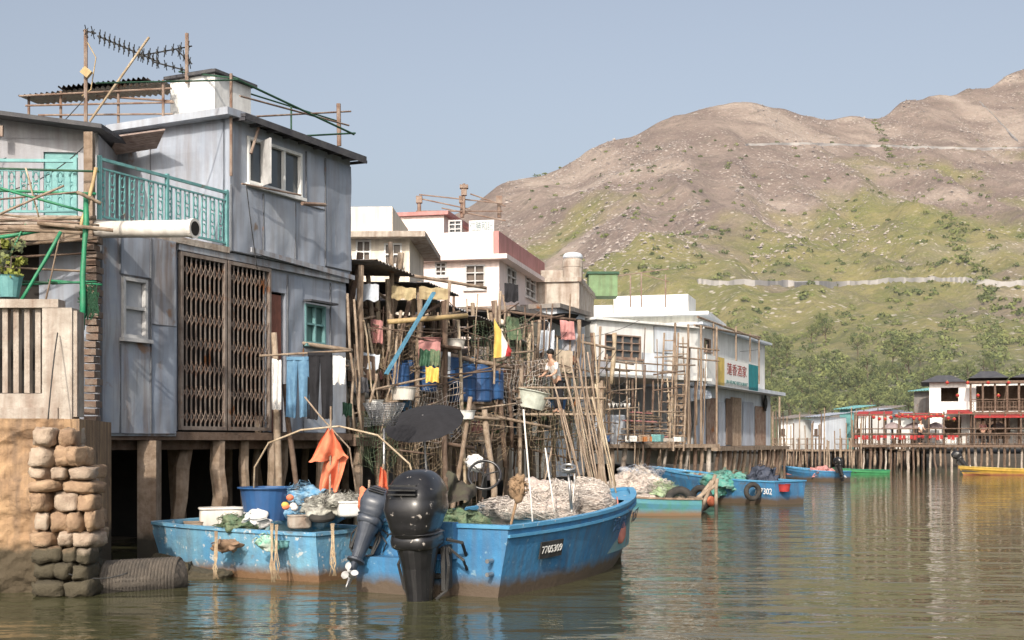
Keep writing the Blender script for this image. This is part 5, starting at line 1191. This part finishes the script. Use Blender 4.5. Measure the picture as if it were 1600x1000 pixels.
# ---------------------------------------------------------------- people
def chain(verts,edges,radii,name,mat,sub=1):
    me=bpy.data.meshes.new(name); me.from_pydata([tuple(v) for v in verts],edges,[])
    o=bpy.data.objects.new(name,me); col.objects.link(o)
    md=o.modifiers.new('s','SKIN'); sv=me.skin_vertices[0].data
    for i,r in enumerate(radii): sv[i].radius=(r,r)
    sv[0].use_root=True
    s2=o.modifiers.new('u','SUBSURF'); s2.levels=sub; s2.render_levels=sub
    dg=bpy.context.evaluated_depsgraph_get(); m2=bpy.data.meshes.new_from_object(o.evaluated_get(dg)); bpy.data.objects.remove(o)
    m2.materials.clear(); m2.materials.append(mat)
    for p in m2.polygons: p.use_smooth=True
    q=bpy.data.objects.new(name,m2); col.objects.link(q)
    return q
def person(loc,yaw,shirt,pants,label,lean=.12,armf=.35):
    v=[(0,0,.95),(0,-lean*.4,1.15),(0,-lean,1.38),(0,-lean*1.15,1.5),(0,-lean*1.3,1.57)]
    r=[.13,.115,.15,.06,.055]; e=[(0,1),(1,2),(2,3),(3,4)]
    v+=[(0,-lean*1.35-.01,1.63),(0,-lean*1.4,1.72)]; r+=[.085,.08]; e+=[(4,5),(5,6)]
    for sd in(-1,1):
        n=len(v); v+=[(sd*.17,-lean,1.4),(sd*.23,-lean-.05,1.16),(sd*.2,-lean-armf*.6,1.05),(sd*.17,-lean-armf*.85,1.04)]; r+=[.058,.042,.032,.03]; e+=[(2,n),(n,n+1),(n+1,n+2),(n+2,n+3)]
        for k in range(5):
            m=len(v); x=sd*.17+(k-2)*.018; y=-lean-armf*.85; ln=(.05,.07,.08,.075,.06)[k]
            v+=[(x,y-ln*.5,1.04),(x,y-ln,1.02)]; r+=[.009,.007]; e+=[(n+3,m),(m,m+1)]
        n=len(v); v+=[(sd*.09,0,.86),(sd*.1,.01,.48),(sd*.1,.03,.09),(sd*.11,-.12,.04)]; r+=[.09,.06,.042,.035]; e+=[(0,n),(n,n+1),(n+1,n+2),(n+2,n+3)]
    b=chain(v,e,r,'person',skin)
    b.location=loc; b.rotation_euler=(0,0,yaw); b['label']=label; b['category']='person'; WL[b.name]=Vector(loc)
    vs=[(0,0,.9),v[1],v[2],(.17,-lean,1.4),(.225,-lean-.04,1.2),(-.17,-lean,1.4),(-.225,-lean-.04,1.2)]
    chain(vs,[(0,1),(1,2),(2,3),(3,4),(2,5),(5,6)],[.15,.135,.165,.075,.06,.075,.06],'shirt',shirt).parent=b
    vs=[(0,0,.96),(.09,0,.84),(.1,.01,.48),(.1,.03,.12),(-.09,0,.84),(-.1,.01,.48),(-.1,.03,.12)]
    chain(vs,[(0,1),(1,2),(2,3),(0,4),(4,5),(5,6)],[.145,.105,.078,.062,.105,.078,.062],'trousers',pants).parent=b
    hy=-lean*1.4
    q=MB(); q.blob((0,hy+.025,1.735),(.1,.115,.1),1,16,10,.05); me=mk(q,'hair',hairm,None,loc=V(0,0,0)); me.parent=b
    q=MB(); q.blob((0,hy-.085,1.675),(.012,.02,.02),1,8,6,0); me=mk(q,'nose',skin,None,loc=V(0,0,0)); me.parent=b
    q=MB()
    for sd in(-1,1): q.blob((sd*.03,hy-.077,1.70),(.012,.008,.007),1,8,6,0)
    q.blob((0,hy-.08,1.64),(.025,.006,.006),1,8,6,0); me=mk(q,'facial_features',hairm,None,loc=V(0,0,0)); me.parent=b
    return b
p0=W(872,36.5,0); p0.z=CH+(HY-546)/F*36.5-1.82
person(p0,-.9,whitec,blackc,'person in white shirt leaning at the platform rail',.22)
q=MB()
for k in range(6): c=V(p0.x-1.2+k*.42,p0.y,p0.z-.04); q.box(c,(.38,1.6,.06))
for px in (-1.1,1.2): 
    for yy in(-.7,.7): q.post(V(p0.x+px,p0.y+yy,-.6),V(p0.x+px,p0.y+yy,p0.z+.9),.05)
q.tube(V(p0.x-1.2,p0.y-.75,p0.z+.7),V(p0.x+1.3,p0.y-.75,p0.z+.7),.03); q.tube(V(p0.x-1.2,p0.y-.75,p0.z+.4),V(p0.x+1.3,p0.y-.75,p0.z+.4),.03)
one(q,'lookout_platform',wood2,'small raised timber platform on tall poles','platform',smooth=False)
for px,yaw,sh_ in ((1546,.2,blackc),(1536,-.3,redp),(1438,.5,whitec)):
    pp=W(px,89.5,0); pp.z=1.88; person(pp,yaw,sh_,blackc,'person standing on the riverside terrace in %s top'%('dark' if sh_ is blackc else ('red' if sh_ is redp else 'white')),.03,.3)
def cable(p,q_,sag,label='thin black cable slung between the houses'):
    q=MB(); q.path([Vector(p).lerp(Vector(q_),t/12)-V(0,0,sag*4*(t/12)*(1-t/12)) for t in range(13)],.01,5); one(q,'overhead_cable',blackm,label,'cable','overhead cables')
cable(W(-30,24,255),W(135,26,150),.3); cable(A.at(385,290,.3),A.at(402,420,.2),.05); cable(W(540,30,470),W(720,36,520),.4); cable(W(760,38,505),W(1000,50,500),.6); cable(W(600,31,560),W(780,34,540),.5); cable(W(700,33,470),W(860,42,540),.6); cable(W(1045,55,520),W(1190,66,545),.4)
cable(W(75,17.4,655),W(90,18.0,520),-.1); cable(W(90,17.3,890),W(200,17.6,895),.1,'old mooring rope at foot of stone wall')
cable(W(0,22,300),W(150,22.5,210),.2)
for i in range(40):
    px=R.uniform(560,900); d=29.5+(px-540)*.03; cable(W(px,d,R.uniform(480,650)),W(px+R.uniform(30,120),d+R.uniform(0,3),R.uniform(480,680)),R.uniform(.1,.6),'loose line tied between wooden poles')
# ---------------------------------------------------------------- world, sun, camera
S=V(-.17,-.82,.56).normalized()
w=bpy.data.worlds.new('World'); scene.world=w; w.use_nodes=True; nt=w.node_tree
sky=nt.nodes.new('ShaderNodeTexSky'); sky.sky_type='NISHITA'; sky.sun_disc=False; sky.sun_elevation=math.asin(S.z); sky.sun_rotation=math.atan2(S.x,S.y); sky.air_density=1.0; sky.dust_density=6; sky.ozone_density=1.2
hs=nt.nodes.new('ShaderNodeHueSaturation'); hs.inputs['Saturation'].default_value=.6; hs.inputs['Value'].default_value=1.24
nt.links.new(sky.outputs[0],hs.inputs['Color']); nt.links.new(hs.outputs[0],nt.nodes['Background'].inputs[0]); nt.nodes['Background'].inputs[1].default_value=.15
ld=bpy.data.lights.new('Sun','SUN'); ld.energy=3.9; ld.angle=math.radians(.6); ld.color=(1,.9,.77); lo=bpy.data.objects.new('Sun',ld); col.objects.link(lo); lo.rotation_euler=S.to_track_quat('Z','Y').to_euler()
cd=bpy.data.cameras.new('Camera'); cd.lens=45; cd.sensor_width=36; cd.shift_y=(HY-500)/1600; cd.clip_end=9000; cd.clip_start=.1
co=bpy.data.objects.new('Camera',cd); col.objects.link(co); co.location=(0,0,CH); co.rotation_euler=(math.pi/2,0,0); scene.camera=co
scene.view_settings.view_transform='Standard'; scene.view_settings.look='None'; scene.view_settings.exposure=0
